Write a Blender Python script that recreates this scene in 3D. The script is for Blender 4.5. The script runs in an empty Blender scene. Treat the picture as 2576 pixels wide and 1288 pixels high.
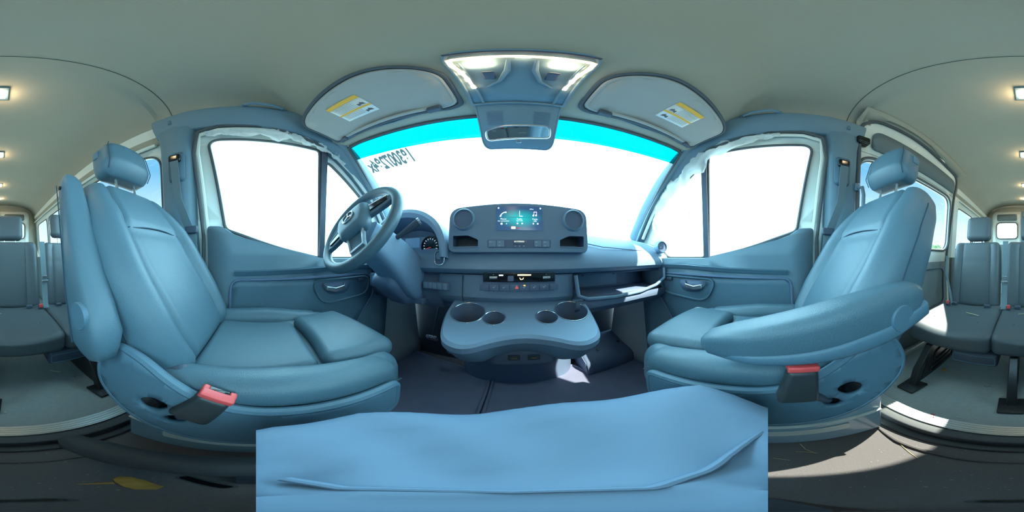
import bpy, bmesh, math, random
from math import sin, cos, pi, radians, sqrt
from mathutils import Vector, Matrix, noise
S = bpy.context.scene
COL = S.collection
random.seed(7)
K = .92            # height of the lens above the cab floor; shapes below are written relative to the lens
CX = .03           # the van's centreline

# ------------------------------------------------------------------ camera, world, exposure
cd = bpy.data.cameras.new('camera'); cam = bpy.data.objects.new('camera', cd); COL.objects.link(cam)
cd.type = 'PANO'; cd.clip_start = .005; cd.clip_end = 500
try:
    cd.cycles.panorama_type = 'EQUIRECTANGULAR'
except Exception: pass
try:
    cd.panorama_type = 'EQUIRECTANGULAR'
except Exception: pass
cam.location = (0, 0, K); cam.rotation_euler = (pi/2, 0, 0)
S.camera = cam
S.view_settings.view_transform = 'Standard'; S.view_settings.look = 'None'
S.view_settings.gamma = 1; S.view_settings.use_curve_mapping = False
S.view_settings.exposure = 0.0
S.cycles.max_bounces = 10; S.cycles.diffuse_bounces = 6; S.cycles.glossy_bounces = 4
S.cycles.transparent_max_bounces = 16
S.cycles.use_denoising = True
S.cycles.sample_clamp_indirect = 8
S.cycles.caustics_reflective = False; S.cycles.caustics_refractive = False

def sky():
    w = bpy.data.worlds.new('sky'); S.world = w; w.use_nodes = True
    n = w.node_tree.nodes; l = w.node_tree.links; n.clear()
    out = n.new('ShaderNodeOutputWorld'); bg = n.new('ShaderNodeBackground')
    tc = n.new('ShaderNodeTexCoord'); sx = n.new('ShaderNodeSeparateXYZ')
    l.new(tc.outputs['Generated'], sx.inputs[0])
    hz = n.new('ShaderNodeMapRange'); hz.inputs[1].default_value = 0; hz.inputs[2].default_value = .5
    l.new(sx.outputs['Z'], hz.inputs[0])
    back = n.new('ShaderNodeMixRGB'); back.inputs[1].default_value = (1.3, 1.6, 1.75, 1); back.inputs[2].default_value = (.24, .66, 1.05, 1)
    l.new(hz.outputs[0], back.inputs[0])
    fr = n.new('ShaderNodeMapRange'); fr.interpolation_type = 'SMOOTHSTEP'
    fr.inputs[1].default_value = -.45; fr.inputs[2].default_value = .1
    l.new(sx.outputs['Y'], fr.inputs[0])
    mix = n.new('ShaderNodeMixRGB'); mix.inputs[2].default_value = FRONT
    l.new(fr.outputs[0], mix.inputs[0]); l.new(back.outputs[0], mix.inputs[1])
    # glow of the low sun seen through the rear doors
    a = radians(174.3); e = radians(10.3)
    dv = n.new('ShaderNodeVectorMath'); dv.operation = 'DOT_PRODUCT'
    dv.inputs[1].default_value = (sin(a)*cos(e), cos(a)*cos(e), sin(e))
    nm = n.new('ShaderNodeVectorMath'); nm.operation = 'NORMALIZE'
    l.new(tc.outputs['Generated'], nm.inputs[0]); l.new(nm.outputs[0], dv.inputs[0])
    gr = n.new('ShaderNodeMapRange'); gr.inputs[1].default_value = .985; gr.inputs[2].default_value = 1
    l.new(dv.outputs['Value'], gr.inputs[0])
    pw = n.new('ShaderNodeMath'); pw.operation = 'POWER'; pw.inputs[1].default_value = 3
    l.new(gr.outputs[0], pw.inputs[0])
    ad = n.new('ShaderNodeMixRGB'); ad.blend_type = 'ADD'; ad.inputs[2].default_value = (40, 44, 42, 1)
    l.new(pw.outputs[0], ad.inputs[0]); l.new(mix.outputs[0], ad.inputs[1])
    l.new(ad.outputs[0], bg.inputs[0]); l.new(bg.outputs[0], out.inputs[0])
    w.cycles.sampling_method = 'MANUAL'; w.cycles.sample_map_resolution = 512
FRONT = (5.0, 8.8, 10.6, 1)
sky()

SUN_DIR = None   # set below when the sun lamp is placed
def sun(az, el, strength, col=(1, .93, .78)):
    ld = bpy.data.lights.new('sun', 'SUN'); ld.energy = strength; ld.color = col; ld.angle = radians(.6)
    o = bpy.data.objects.new('sun', ld); COL.objects.link(o)
    d = Vector((sin(radians(az))*cos(radians(el)), cos(radians(az))*cos(radians(el)), sin(radians(el))))
    o.rotation_euler = d.to_track_quat('Z', 'Y').to_euler(); o.location = d*8
sun(152, 48, 14)

# ------------------------------------------------------------------ materials
MATS = {}
def mat(name, col, rough=.6, metal=0, bump=0, bscale=300, spec=.5, noise_amt=0, nscale=8, emit=None, estr=1, coat=0):
    m = bpy.data.materials.new(name); m.use_nodes = True
    nt = m.node_tree; b = nt.nodes['Principled BSDF']
    b.inputs['Base Color'].default_value = (*col, 1); b.inputs['Roughness'].default_value = rough
    b.inputs['Metallic'].default_value = metal; b.inputs['Specular IOR Level'].default_value = spec
    b.inputs['Coat Weight'].default_value = coat
    tc = nt.nodes.new('ShaderNodeTexCoord')
    if bump:
        t = nt.nodes.new('ShaderNodeTexNoise'); t.inputs['Scale'].default_value = bscale; t.inputs['Detail'].default_value = 4
        bp = nt.nodes.new('ShaderNodeBump'); bp.inputs['Strength'].default_value = bump; bp.inputs['Distance'].default_value = .002
        nt.links.new(tc.outputs['Object'], t.inputs['Vector']); nt.links.new(t.outputs['Fac'], bp.inputs['Height'])
        nt.links.new(bp.outputs[0], b.inputs['Normal'])
    if noise_amt:
        t2 = nt.nodes.new('ShaderNodeTexNoise'); t2.inputs['Scale'].default_value = nscale; t2.inputs['Detail'].default_value = 6
        mx = nt.nodes.new('ShaderNodeMixRGB'); mx.inputs[1].default_value = (*[c*(1-noise_amt) for c in col], 1)
        mx.inputs[2].default_value = (*[min(1, c*(1+noise_amt)) for c in col], 1)
        nt.links.new(tc.outputs['Object'], t2.inputs['Vector']); nt.links.new(t2.outputs['Fac'], mx.inputs[0])
        nt.links.new(mx.outputs[0], b.inputs['Base Color'])
    if emit:
        b.inputs['Emission Color'].default_value = (*emit, 1); b.inputs['Emission Strength'].default_value = estr
    MATS[name] = m
    return m
def glassmat(name, tint, refl=.05):
    m = bpy.data.materials.new(name); m.use_nodes = True; nt = m.node_tree; nt.nodes.clear()
    o = nt.nodes.new('ShaderNodeOutputMaterial'); t = nt.nodes.new('ShaderNodeBsdfTransparent'); g = nt.nodes.new('ShaderNodeBsdfGlossy')
    mx = nt.nodes.new('ShaderNodeMixShader'); mx.inputs[0].default_value = refl
    t.inputs[0].default_value = (*tint, 1); g.inputs[0].default_value = (1, 1, 1, 1); g.inputs['Roughness'].default_value = .02
    nt.links.new(t.outputs[0], mx.inputs[1]); nt.links.new(g.outputs[0], mx.inputs[2]); nt.links.new(mx.outputs[0], o.inputs[0])
    MATS[name] = m; return m
def filmmat(name, col, tr):
    m = bpy.data.materials.new(name); m.use_nodes = True; nt = m.node_tree; nt.nodes.clear()
    o = nt.nodes.new('ShaderNodeOutputMaterial'); t = nt.nodes.new('ShaderNodeBsdfTransparent')
    d = nt.nodes.new('ShaderNodeBsdfDiffuse'); tl = nt.nodes.new('ShaderNodeBsdfTranslucent'); ad = nt.nodes.new('ShaderNodeMixShader')
    d.inputs[0].default_value = (*col, 1); tl.inputs[0].default_value = (*col, 1)
    nt.links.new(d.outputs[0], ad.inputs[1]); nt.links.new(tl.outputs[0], ad.inputs[2]); ad.inputs[0].default_value = .5
    mx = nt.nodes.new('ShaderNodeMixShader'); mx.inputs[0].default_value = tr
    nt.links.new(ad.outputs[0], mx.inputs[1]); nt.links.new(t.outputs[0], mx.inputs[2]); nt.links.new(mx.outputs[0], o.inputs[0])
    MATS[name] = m; return m
LEATHER = mat('seat_leather', (.085, .155, .20), .42, bump=.35, bscale=420, noise_amt=.08, nscale=5)
LEATHERIN = mat('seat_leather_centre', (.078, .145, .19), .5, bump=.15, bscale=900)
SEAM = mat('seam_thread', (.03, .06, .09), .8)
PLAST = mat('blue_grey_plastic', (.10, .185, .25), .45, bump=.25, bscale=700)
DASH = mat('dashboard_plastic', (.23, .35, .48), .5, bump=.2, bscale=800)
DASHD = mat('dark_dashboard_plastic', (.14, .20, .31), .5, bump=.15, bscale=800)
DARK = mat('dark_plastic', (.055, .075, .11), .5, bump=.1)
BLACK = mat('gloss_black', (.008, .009, .012), .12)
RUBBER = mat('black_rubber', (.08, .09, .10), .6)
PILLAR = mat('pillar_trim', (.15, .24, .30), .55, bump=.15, bscale=700)
HEAD = mat('headliner_fabric', (.39, .375, .31), .95, bump=.25, bscale=1500, noise_amt=.05, nscale=3, spec=.1)
HEADSEAM = mat('headliner_seam', (.07, .08, .075), .9)
VISOR = mat('visor_vinyl', (.36, .36, .34), .7, bump=.1)
WHITE = mat('white_paint', (.78, .80, .74), .3, spec=.5)
FABRIC = mat('grey_door_fabric', (.16, .20, .215), .9, bump=.2, bscale=1200)
BENCH = mat('bench_vinyl', (.075, .095, .108), .5, bump=.25, bscale=500)
FLOORR = mat('vinyl_floor', (.30, .33, .33), .6, noise_amt=.12, nscale=60, bump=.2, bscale=260)
CARPET = mat('cab_carpet', (.19, .175, .18), .95, bump=.8, bscale=900, noise_amt=.25, nscale=300, spec=.1)
MAT = mat('rubber_mat', (.24, .25, .36), .55, bump=.2, bscale=400, noise_amt=.15, nscale=12)
ALU = mat('ribbed_aluminium', (.62, .62, .60), .35, metal=.6)
STEELB = mat('blue_white_painted_steel', (.36, .52, .62), .25, coat=.5)
RED = mat('red_button', (.85, .09, .09), .4, emit=(1, .1, .1), estr=.0)
CHROME = mat('satin_silver', (.65, .7, .75), .25, metal=.9)
LEGM = mat('bench_leg_steel', (.035, .037, .04), .35, metal=.4)
BELT = mat('belt_webbing', (.15, .21, .24), .8, bump=.3, bscale=900)
GLASS = glassmat('clear_glass', (.93, .97, .97), .04)
SHADE = glassmat('sun_band_glass', (.0, .34, .36), .02)
WARM = mat('warm_lamp', (1, .9, .7), .3, emit=(1, .60, .28), estr=3)
WARMB = mat('warm_lamp_bright', (1, .9, .7), .3, emit=(1, .74, .42), estr=22)
LABELW = mat('label_paper', (.80, .80, .76), .6)
LABELO = mat('label_orange', (.85, .45, .06), .6)
LABELT = mat('label_print', (.12, .12, .12), .6)
LABELG = mat('label_grey_print', (.45, .45, .43), .6)
BUCK = mat('buckle_black', (.035, .04, .045), .45)
PAD = mat('pale_blue_cloth', (.14, .225, .33), .65, bump=.1, bscale=60, noise_amt=.12, nscale=6)
FILM = filmmat('white_film', (.92, .95, .95), .2)
NUM = glassmat('window_paint', (.030, .036, .036), .0)
LEAF = mat('dry_yellow_leaf', (.60, .34, .08), .7, noise_amt=.4, nscale=60)
STRAW = mat('straw', (.55, .45, .26), .8)
REDP = mat('red_petal', (.5, .03, .03), .7)
PALE = mat('pale_crumb', (.55, .52, .42), .8)
BUSHM = mat('bush_leaves', (.10, .13, .055), .9, noise_amt=.5, nscale=9)
TRUNK = mat('bark', (.12, .09, .06), .9)
GROUNDM = mat('outside_asphalt', (.35, .35, .33), .9, noise_amt=.1)
SCR = mat('screen_dark_blue', (.01, .02, .05), .2, emit=(.05, .17, .33), estr=.8)
CYAN = mat('screen_cyan', (0, .2, .2), .3, emit=(.0, .62, .72), estr=1)
ICON = mat('screen_white', (.8, .8, .8), .3, emit=(.75, .9, 1), estr=1.2)
ICONP = mat('screen_pink', (.8, .6, .8), .3, emit=(.9, .7, .95), estr=1)
ICONW = mat('screen_warm', (.8, .6, .3), .3, emit=(1, .72, .45), estr=1.6)
AMBER = mat('amber_light', (.9, .5, .1), .3, emit=(1, .5, .08), estr=1.8)
REDL = mat('red_print', (.8, .1, .1), .4, emit=(1, .15, .12), estr=.5)
PRINT = mat('white_print', (.6, .7, .75), .5)
MIRR = mat('mirror_glass', (.8, .85, .9), .03, metal=1)

def screen_mat():
    m = bpy.data.materials.new('screen_picture'); m.use_nodes = True; nt = m.node_tree; b = nt.nodes['Principled BSDF']
    b.inputs['Roughness'].default_value = .15; b.inputs['Base Color'].default_value = (.01, .02, .04, 1)
    tc = nt.nodes.new('ShaderNodeTexCoord'); mp = nt.nodes.new('ShaderNodeMapping'); gr = nt.nodes.new('ShaderNodeTexGradient')
    gr.gradient_type = 'SPHERICAL'; mp.inputs['Location'].default_value = (-.5*2, 0, -.48*2.4); mp.inputs['Scale'].default_value = (2.0, 0, 2.4)
    cr = nt.nodes.new('ShaderNodeValToRGB')
    cr.color_ramp.elements[0].color = (.035, .13, .30, 1); cr.color_ramp.elements[1].color = (0, .75, .82, 1)
    cr.color_ramp.elements[1].position = .8
    nt.links.new(tc.outputs['Generated'], mp.inputs[0]); nt.links.new(mp.outputs[0], gr.inputs[0]); nt.links.new(gr.outputs[0], cr.inputs[0])
    nt.links.new(cr.outputs[0], b.inputs['Emission Color']); b.inputs['Emission Strength'].default_value = .75
    return m
SCRP = screen_mat()

# ------------------------------------------------------------------ mesh helpers
class MB:
    def __init__(s): s.v = []; s.f = []
    def add(s, vf, M=None):
        v, f = vf; o = len(s.v)
        s.v += [tuple(M @ Vector(p)) if M is not None else tuple(p) for p in v]
        s.f += [tuple(i+o for i in q) for q in f]; return s
def rootloc(o):
    while o.parent is not None: o = o.parent
    return Vector(o.location)
def obj(name, vf, m, parent=None, loc=None, smooth=True, ang=42, solid=0, soff=-1, bev=0, label=None):
    """One mesh object; the points are given relative to the lens."""
    v, f = (vf.v, vf.f) if isinstance(vf, MB) else vf
    L = rootloc(parent) if parent is not None else (Vector((loc[0], loc[1], loc[2]+K)) if loc is not None else Vector((0, 0, 0)))
    me = bpy.data.meshes.new(name)
    me.from_pydata([(p[0]-L.x, p[1]-L.y, p[2]+K-L.z) for p in v], [], f)
    me.materials.append(m)
    bm = bmesh.new(); bm.from_mesh(me)
    bmesh.ops.remove_doubles(bm, verts=bm.verts, dist=1e-6)
    bmesh.ops.recalc_face_normals(bm, faces=bm.faces)
    for fc in bm.faces: fc.smooth = smooth
    for e in bm.edges:
        if len(e.link_faces) == 2 and e.calc_face_angle(0) > radians(ang): e.smooth = False
    bm.to_mesh(me); bm.free()
    o = bpy.data.objects.new(name, me); COL.objects.link(o)
    if parent is not None: o.parent = parent
    elif loc is not None: o.location = L
    if solid:
        md = o.modifiers.new('thickness', 'SOLIDIFY'); md.thickness = solid; md.offset = soff
    if bev:
        md = o.modifiers.new('bevel', 'BEVEL'); md.width = bev; md.segments = 2; md.limit_method = 'ANGLE'; md.angle_limit = radians(40)
    if label: o['label'] = label
    return o
def thing(name, label, cat, loc, group=None):
    o = bpy.data.objects.new(name, None); COL.objects.link(o); o.location = (loc[0], loc[1], loc[2]+K)
    o['label'] = label; o['category'] = cat
    if group: o['group'] = group
    return o
def tag(o, label, cat, group=None, kind=None):
    o['label'] = label; o['category'] = cat
    if group: o['group'] = group
    if kind: o['kind'] = kind
    return o
def struct(name, vf, m, label, cat, **k):
    return tag(obj(name, vf, m, **k), label, cat, kind='structure')

def rb(c, s, r, n=(6, 6, 6), M=None, f=None, k=3):
    """A box with rounded edges and enough points inside its faces to be reshaped by f(x, y, z)."""
    h = [a/2 for a in s]; r = min(r, min(h)*.999)
    ax = []
    for i in range(3):
        a = [-h[i] + r*j/k for j in range(k)]; b = [-(h[i]-r) + 2*(h[i]-r)*j/n[i] for j in range(n[i]+1)]
        t = a + b + [h[i]-r + r*(j+1)/k for j in range(k)]; ax.append(t)
    vs = []; idx = {}; fs = []
    def vid(i, j, l):
        key = (i, j, l)
        if key not in idx:
            p = Vector((ax[0][i], ax[1][j], ax[2][l])); q = Vector([max(-(h[t]-r), min(h[t]-r, p[t])) for t in range(3)])
            # even spacing round the corner
            d = Vector([math.tan(max(-1, min(1, (p[t]-q[t])/r))*pi/4) for t in range(3)])
            w = q + d.normalized()*r if d.length > 0 else p
            idx[key] = len(vs)
            w = Vector(f(*w)) if f else w
            w = M @ w if M is not None else w
            vs.append((w[0]+c[0], w[1]+c[1], w[2]+c[2]))
        return idx[key]
    N = [len(a)-1 for a in ax]
    for i in range(N[0]):
        for j in range(N[1]):
            fs.append((vid(i, j, 0), vid(i, j+1, 0), vid(i+1, j+1, 0), vid(i+1, j, 0)))
            fs.append((vid(i, j, N[2]), vid(i+1, j, N[2]), vid(i+1, j+1, N[2]), vid(i, j+1, N[2])))
    for i in range(N[0]):
        for l in range(N[2]):
            fs.append((vid(i, 0, l), vid(i+1, 0, l), vid(i+1, 0, l+1), vid(i, 0, l+1)))
            fs.append((vid(i, N[1], l), vid(i, N[1], l+1), vid(i+1, N[1], l+1), vid(i+1, N[1], l)))
    for j in range(N[1]):
        for l in range(N[2]):
            fs.append((vid(0, j, l), vid(0, j, l+1), vid(0, j+1, l+1), vid(0, j+1, l)))
            fs.append((vid(N[0], j, l), vid(N[0], j+1, l), vid(N[0], j+1, l+1), vid(N[0], j, l+1)))
    return vs, fs
def box(c, s, r=.004, M=None): return rb(c, s, r, (1, 1, 1), M, k=2)
def loft(rings, closed=True, caps=True):
    n = len(rings[0]); v = [p for r in rings for p in r]; f = []
    for i in range(len(rings)-1):
        for j in range(n if closed else n-1):
            a = i*n+j; b = i*n+(j+1) % n; f.append((a, b, b+n, a+n))
    if caps and closed:
        f.append(tuple(range(n))); f.append(tuple(range((len(rings)-1)*n, len(rings)*n)))
    return v, f
def grid(nu, nv, fn):
    v = [tuple(fn(i/(nu-1), j/(nv-1))) for i in range(nu) for j in range(nv)]
    return v, [(i*nv+j, (i+1)*nv+j, (i+1)*nv+j+1, i*nv+j+1) for i in range(nu-1) for j in range(nv-1)]
def tube(path, r, n=8, closed=False):
    P = [Vector(p) for p in path]; rings = []; m = len(P); prev = None
    for i, p in enumerate(P):
        a = P[(i-1) % m] if (i > 0 or closed) else p; b = P[(i+1) % m] if (i < m-1 or closed) else p
        t = (b-a).normalized()
        if prev is None: nrm = t.orthogonal().normalized()
        else: nrm = (prev - t*prev.dot(t)).normalized()
        prev = nrm; bn = t.cross(nrm); rr = r[i] if isinstance(r, (list, tuple)) else r
        rings.append([tuple(p + nrm*rr*cos(2*pi*k/n) + bn*rr*sin(2*pi*k/n)) for k in range(n)])
    if closed:
        v, f = loft(rings + [rings[0]], True, False); return v, f
    return loft(rings)
def plate(pts, thick):
    t = Vector(thick); n = len(pts); v = [tuple(p) for p in pts] + [tuple(Vector(p)+t) for p in pts]
    return v, [tuple(range(n)), tuple(range(2*n-1, n-1, -1))] + [(i, (i+1) % n, (i+1) % n+n, i+n) for i in range(n)]
def rpoly(pts, r, n=5):
    """Round the corners of a 2D polygon."""
    out = []; m = len(pts)
    for i in range(m):
        p = Vector(pts[i][:2]); a = Vector(pts[i-1][:2]); b = Vector(pts[(i+1) % m][:2])
        rr = pts[i][2] if len(pts[i]) > 2 else r
        da = (a-p); db = (b-p); rr = min(rr, da.length*.48, db.length*.48)
        s = p + da.normalized()*rr; e = p + db.normalized()*rr
        for k in range(n+1):
            t = k/n; q = s*(1-t)**2 + p*2*t*(1-t) + e*t*t; out.append((q.x, q.y))
    return out
def rrect(cx, cy, w, h, r, n=5): return rpoly([(cx-w/2, cy-h/2), (cx+w/2, cy-h/2), (cx+w/2, cy+h/2), (cx-w/2, cy+h/2)], r, n)
def lathe(prof, c, axis, n=28):
    A = Vector(axis).normalized(); U = A.orthogonal().normalized(); W = A.cross(U); C = Vector(c)
    rings = [[tuple(C + A*h + (U*cos(2*pi*k/n)+W*sin(2*pi*k/n))*r) for k in range(n)] for r, h in prof]
    return loft(rings, True, True)
def lerp(a, b, t): return a+(b-a)*t
def interp(x, tab):
    if x <= tab[0][0]: return tab[0][1]
    for (a, va), (b, vb) in zip(tab, tab[1:]):
        if x <= b: return va+(vb-va)*(x-a)/(b-a)
    return tab[-1][1]
def fill(outer, holes, fn, cuts=None):
    """Fill an outline with holes, cut it into strips, then bend it with fn(a, b) -> (x, y, z)."""
    bm = bmesh.new()
    for lp in [outer]+holes:
        vs = [bm.verts.new((p[0], p[1], 0)) for p in lp]
        for i in range(len(vs)): bm.edges.new((vs[i], vs[(i+1) % len(vs)]))
    bmesh.ops.triangle_fill(bm, use_beauty=True, use_dissolve=False, edges=bm.edges[:], normal=(0, 0, 1))
    for axis, vals in (cuts or {}).items():
        for t in vals:
            co = (t, 0, 0) if axis == 0 else (0, t, 0); no = (1, 0, 0) if axis == 0 else (0, 1, 0)
            bmesh.ops.bisect_plane(bm, geom=bm.verts[:]+bm.edges[:]+bm.faces[:], plane_co=co, plane_no=no)
    bm.verts.index_update()
    v = [tuple(fn(p.co.x, p.co.y)) for p in bm.verts]; f = [tuple(q.index for q in fc.verts) for fc in bm.faces]
    bm.free(); return v, f
def outward(o, pt_inside=(0, -1, K)):
    """Make a wall's thickness grow away from the cabin."""
    me = o.data; c = Vector(pt_inside); s = 0; L = o.location
    for p in me.polygons: s += (Vector(p.center)+L-c).dot(p.normal)*p.area
    if s < 0: me.flip_normals()
    for md in o.modifiers:
        if md.type == 'SOLIDIFY': md.offset = 1
    return o
HW = [(-1, .86), (-.3, .895), (0, .88), (.7, .83), (1.0, .77), (1.12, .68)]
def hw(y, z): return interp(z, HW) - max(0, y-.3)*.09
def side(s, y, z, off=0): return (CX + s*(hw(y, z)-off), y, z)
def dup(root, loc, label, group=None):
    r = root.copy(); COL.objects.link(r); r.location = (loc[0], loc[1], loc[2]+K); r['label'] = label
    if group: r['group'] = group
    for ch in list(root.children):
        c = ch.copy(); COL.objects.link(c); c.parent = r
        for g in ch.children:
            d = g.copy(); COL.objects.link(d); d.parent = c
    return r
def flat_text(name, s, size, M, m, parent, label=None, ext=.0003, sx=1, bold=0):
    """Lettering as a mesh of its own, placed by matrix M (relative to the lens)."""
    c = bpy.data.curves.new(name, 'FONT'); c.body = s; c.size = size; c.extrude = ext; c.offset = bold; c.align_x = 'CENTER'; c.align_y = 'CENTER'
    t = bpy.data.objects.new(name+'_source', c); COL.objects.link(t)
    dg = bpy.context.evaluated_depsgraph_get(); dg.update()
    me = bpy.data.meshes.new_from_object(t.evaluated_get(dg))
    bpy.data.objects.remove(t); bpy.data.curves.remove(c)
    vf = ([tuple(M((v.co.x*sx, v.co.y)) if callable(M) else M @ v.co) for v in me.vertices], [tuple(p.vertices) for p in me.polygons])
    bpy.data.meshes.remove(me)
    return obj(name, vf, m, parent, smooth=False, label=label)
def frame(o, x, y, z=None):
    """Matrix with origin o, x axis x, y axis y."""
    x = Vector(x).normalized(); y = Vector(y); y = (y-x*y.dot(x)).normalized(); z = x.cross(y)
    return Matrix(((x[0], y[0], z[0], o[0]), (x[1], y[1], z[1], o[1]), (x[2], y[2], z[2], o[2]), (0, 0, 0, 1)))

# ------------------------------------------------------------------ the shell: floor, walls, ceiling
ZR = -.86; ZC = -.92; YB = -3.6
fl = struct('floor', box((CX, -2.02, ZR-.03), (1.80, 3.18, .06)), FLOORR, 'grey dotted vinyl floor of the passenger area, littered with dry leaves', 'floor')
struct('floor_cab', box((CX, .42, ZC-.03), (1.80, 1.72, .06)), CARPET, 'dark carpeted cab floor between the two front seats', 'floor')
mb = MB()
for i in range(9): mb.add(box((CX, -.452-.0068*i+.018, ZR+.004+(.0012 if i % 2 else 0)), (1.72, .0062, .005), .001))
t = struct('trim_1', mb, ALU, 'ribbed bare aluminium edging strip along the front of the grey floor', 'trim')
mb = MB()
mb.add(box((CX, -.405, -.888), (1.74, .045, .06), .008)); mb.add(box((CX, -.368, -.912), (1.74, .035, .02), .006))
struct('trim_2', mb, RUBBER, 'black moulded step edge below the aluminium strip', 'trim')
# raised bead and grooves in the carpet
mb = MB().add(tube([(.42, -.33, -.917), (.30, -.305, -.914), (.1, -.288, -.914), (-.18, -.285, -.916)], [.004, .009, .009, .004]))
struct('trim_3', mb, CARPET, 'low rounded bead pressed into the cab carpet behind the passenger seat', 'trim')
def slot(c, l, w, ang, label):
    M = Matrix.Rotation(ang, 4, 'Z')
    p = [M @ Vector((a, b, 0)) for a, b in rrect(0, 0, l, w, w/2)]
    r = thing('floor_slot', label, 'floor slot', (c[0], c[1], ZC))
    obj('slot_rim', tube([(q.x+c[0], q.y+c[1], ZC+.001) for q in p], .0025, 6, True), RUBBER, r)
    obj('slot_recess', plate([(q.x+c[0], q.y+c[1], ZC+.0012) for q in p], (0, 0, -.02)), BLACK, r)
slot((-.16, -.055), .085, .02, radians(55), 'dark oval slot in the cab carpet beside the yellow leaf')
slot((-.005, -.062), .05, .018, radians(10), 'dark slot in the cab carpet almost straight below the lens')

MAINW = [(-.16, .14, .03), (-.245, .715, .07), (.33, .655, .03), (.345, -.012, .015), (.1, .045, .1)]
QUART = [(.365, -.012, .03), (.64, -.012, .05), (.69, .20, .05), (.63, .335, .08), (.365, .585, .05)]
SCURVE = [(.30, .76), (.45, .62), (.60, .47), (.75, .28), (.87, .08), (.98, -.12), (1.15, -.3), (1.2, -.93)]
W2 = [(-.53, .07), (-1.72, .07), (-1.72, .70), (-.53, .70)]
W3 = [(-1.98, .07), (-2.62, .07), (-2.62, .66), (-1.98, .66)]
W4 = [(-2.72, .07), (-3.36, .07), (-3.36, .66), (-2.72, .66)]
ZCUT = {1: [-.8, -.6, -.45, -.3, -.15, 0, .2, .4, .6, .7, .85, .95, 1.0, 1.05], 0: [.3, .5, .7, .9, 0, -.5, -1, -2, -3]}
for s, nm in ((-1, 'left'), (1, 'right')):
    top = 1.06
    outer = [(YB, -.93), (YB, top), (.12, top)] + [(.22, .9)] + SCURVE
    holes = [rpoly(MAINW, .05), rpoly(QUART, .05), rpoly(W2, .13, 8), rpoly(W3, .1, 7), rpoly(W4, .1, 7)]
    w = struct('wall_'+nm, fill(outer, holes, lambda y, z: side(s, y, z), ZCUT), WHITE,
               'white painted metal side of the van, driver side' if s < 0 else 'white painted metal side of the van, passenger side', 'wall', solid=.03)
    outward(w)
    # panes
    wins = [('window_%d', MAINW, .05, 'large pane of the %s front door, blown out white'),
            ('window_%d', QUART, .05, 'small triangular front quarter pane of the %s front door'),
            ('window_%d', W2, .13, 'first long side pane behind the %s front seat, blue sky outside'),
            ('window_%d', W3, .1, 'second rear side pane on the %s side of the passenger area'),
            ('window_%d', W4, .1, 'rearmost side pane on the %s side of the passenger area')]
    for i, (n0, poly, r, lab) in enumerate(wins):
        lp = rpoly(poly, r, 7)
        o = struct(n0 % (i+2+(5 if s > 0 else 0)), fill(lp, [], lambda y, z: side(s, y, z, -.018), {1: [.1, .2, .3, .4, .5, .6]}), GLASS,
                   lab % ("driver's" if s < 0 else "passenger's"), 'window', solid=.004)
        sl = obj('window_seal', tube([side(s, y, z, .0) for y, z in lp], .009, 6, True), RUBBER, o)
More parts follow.
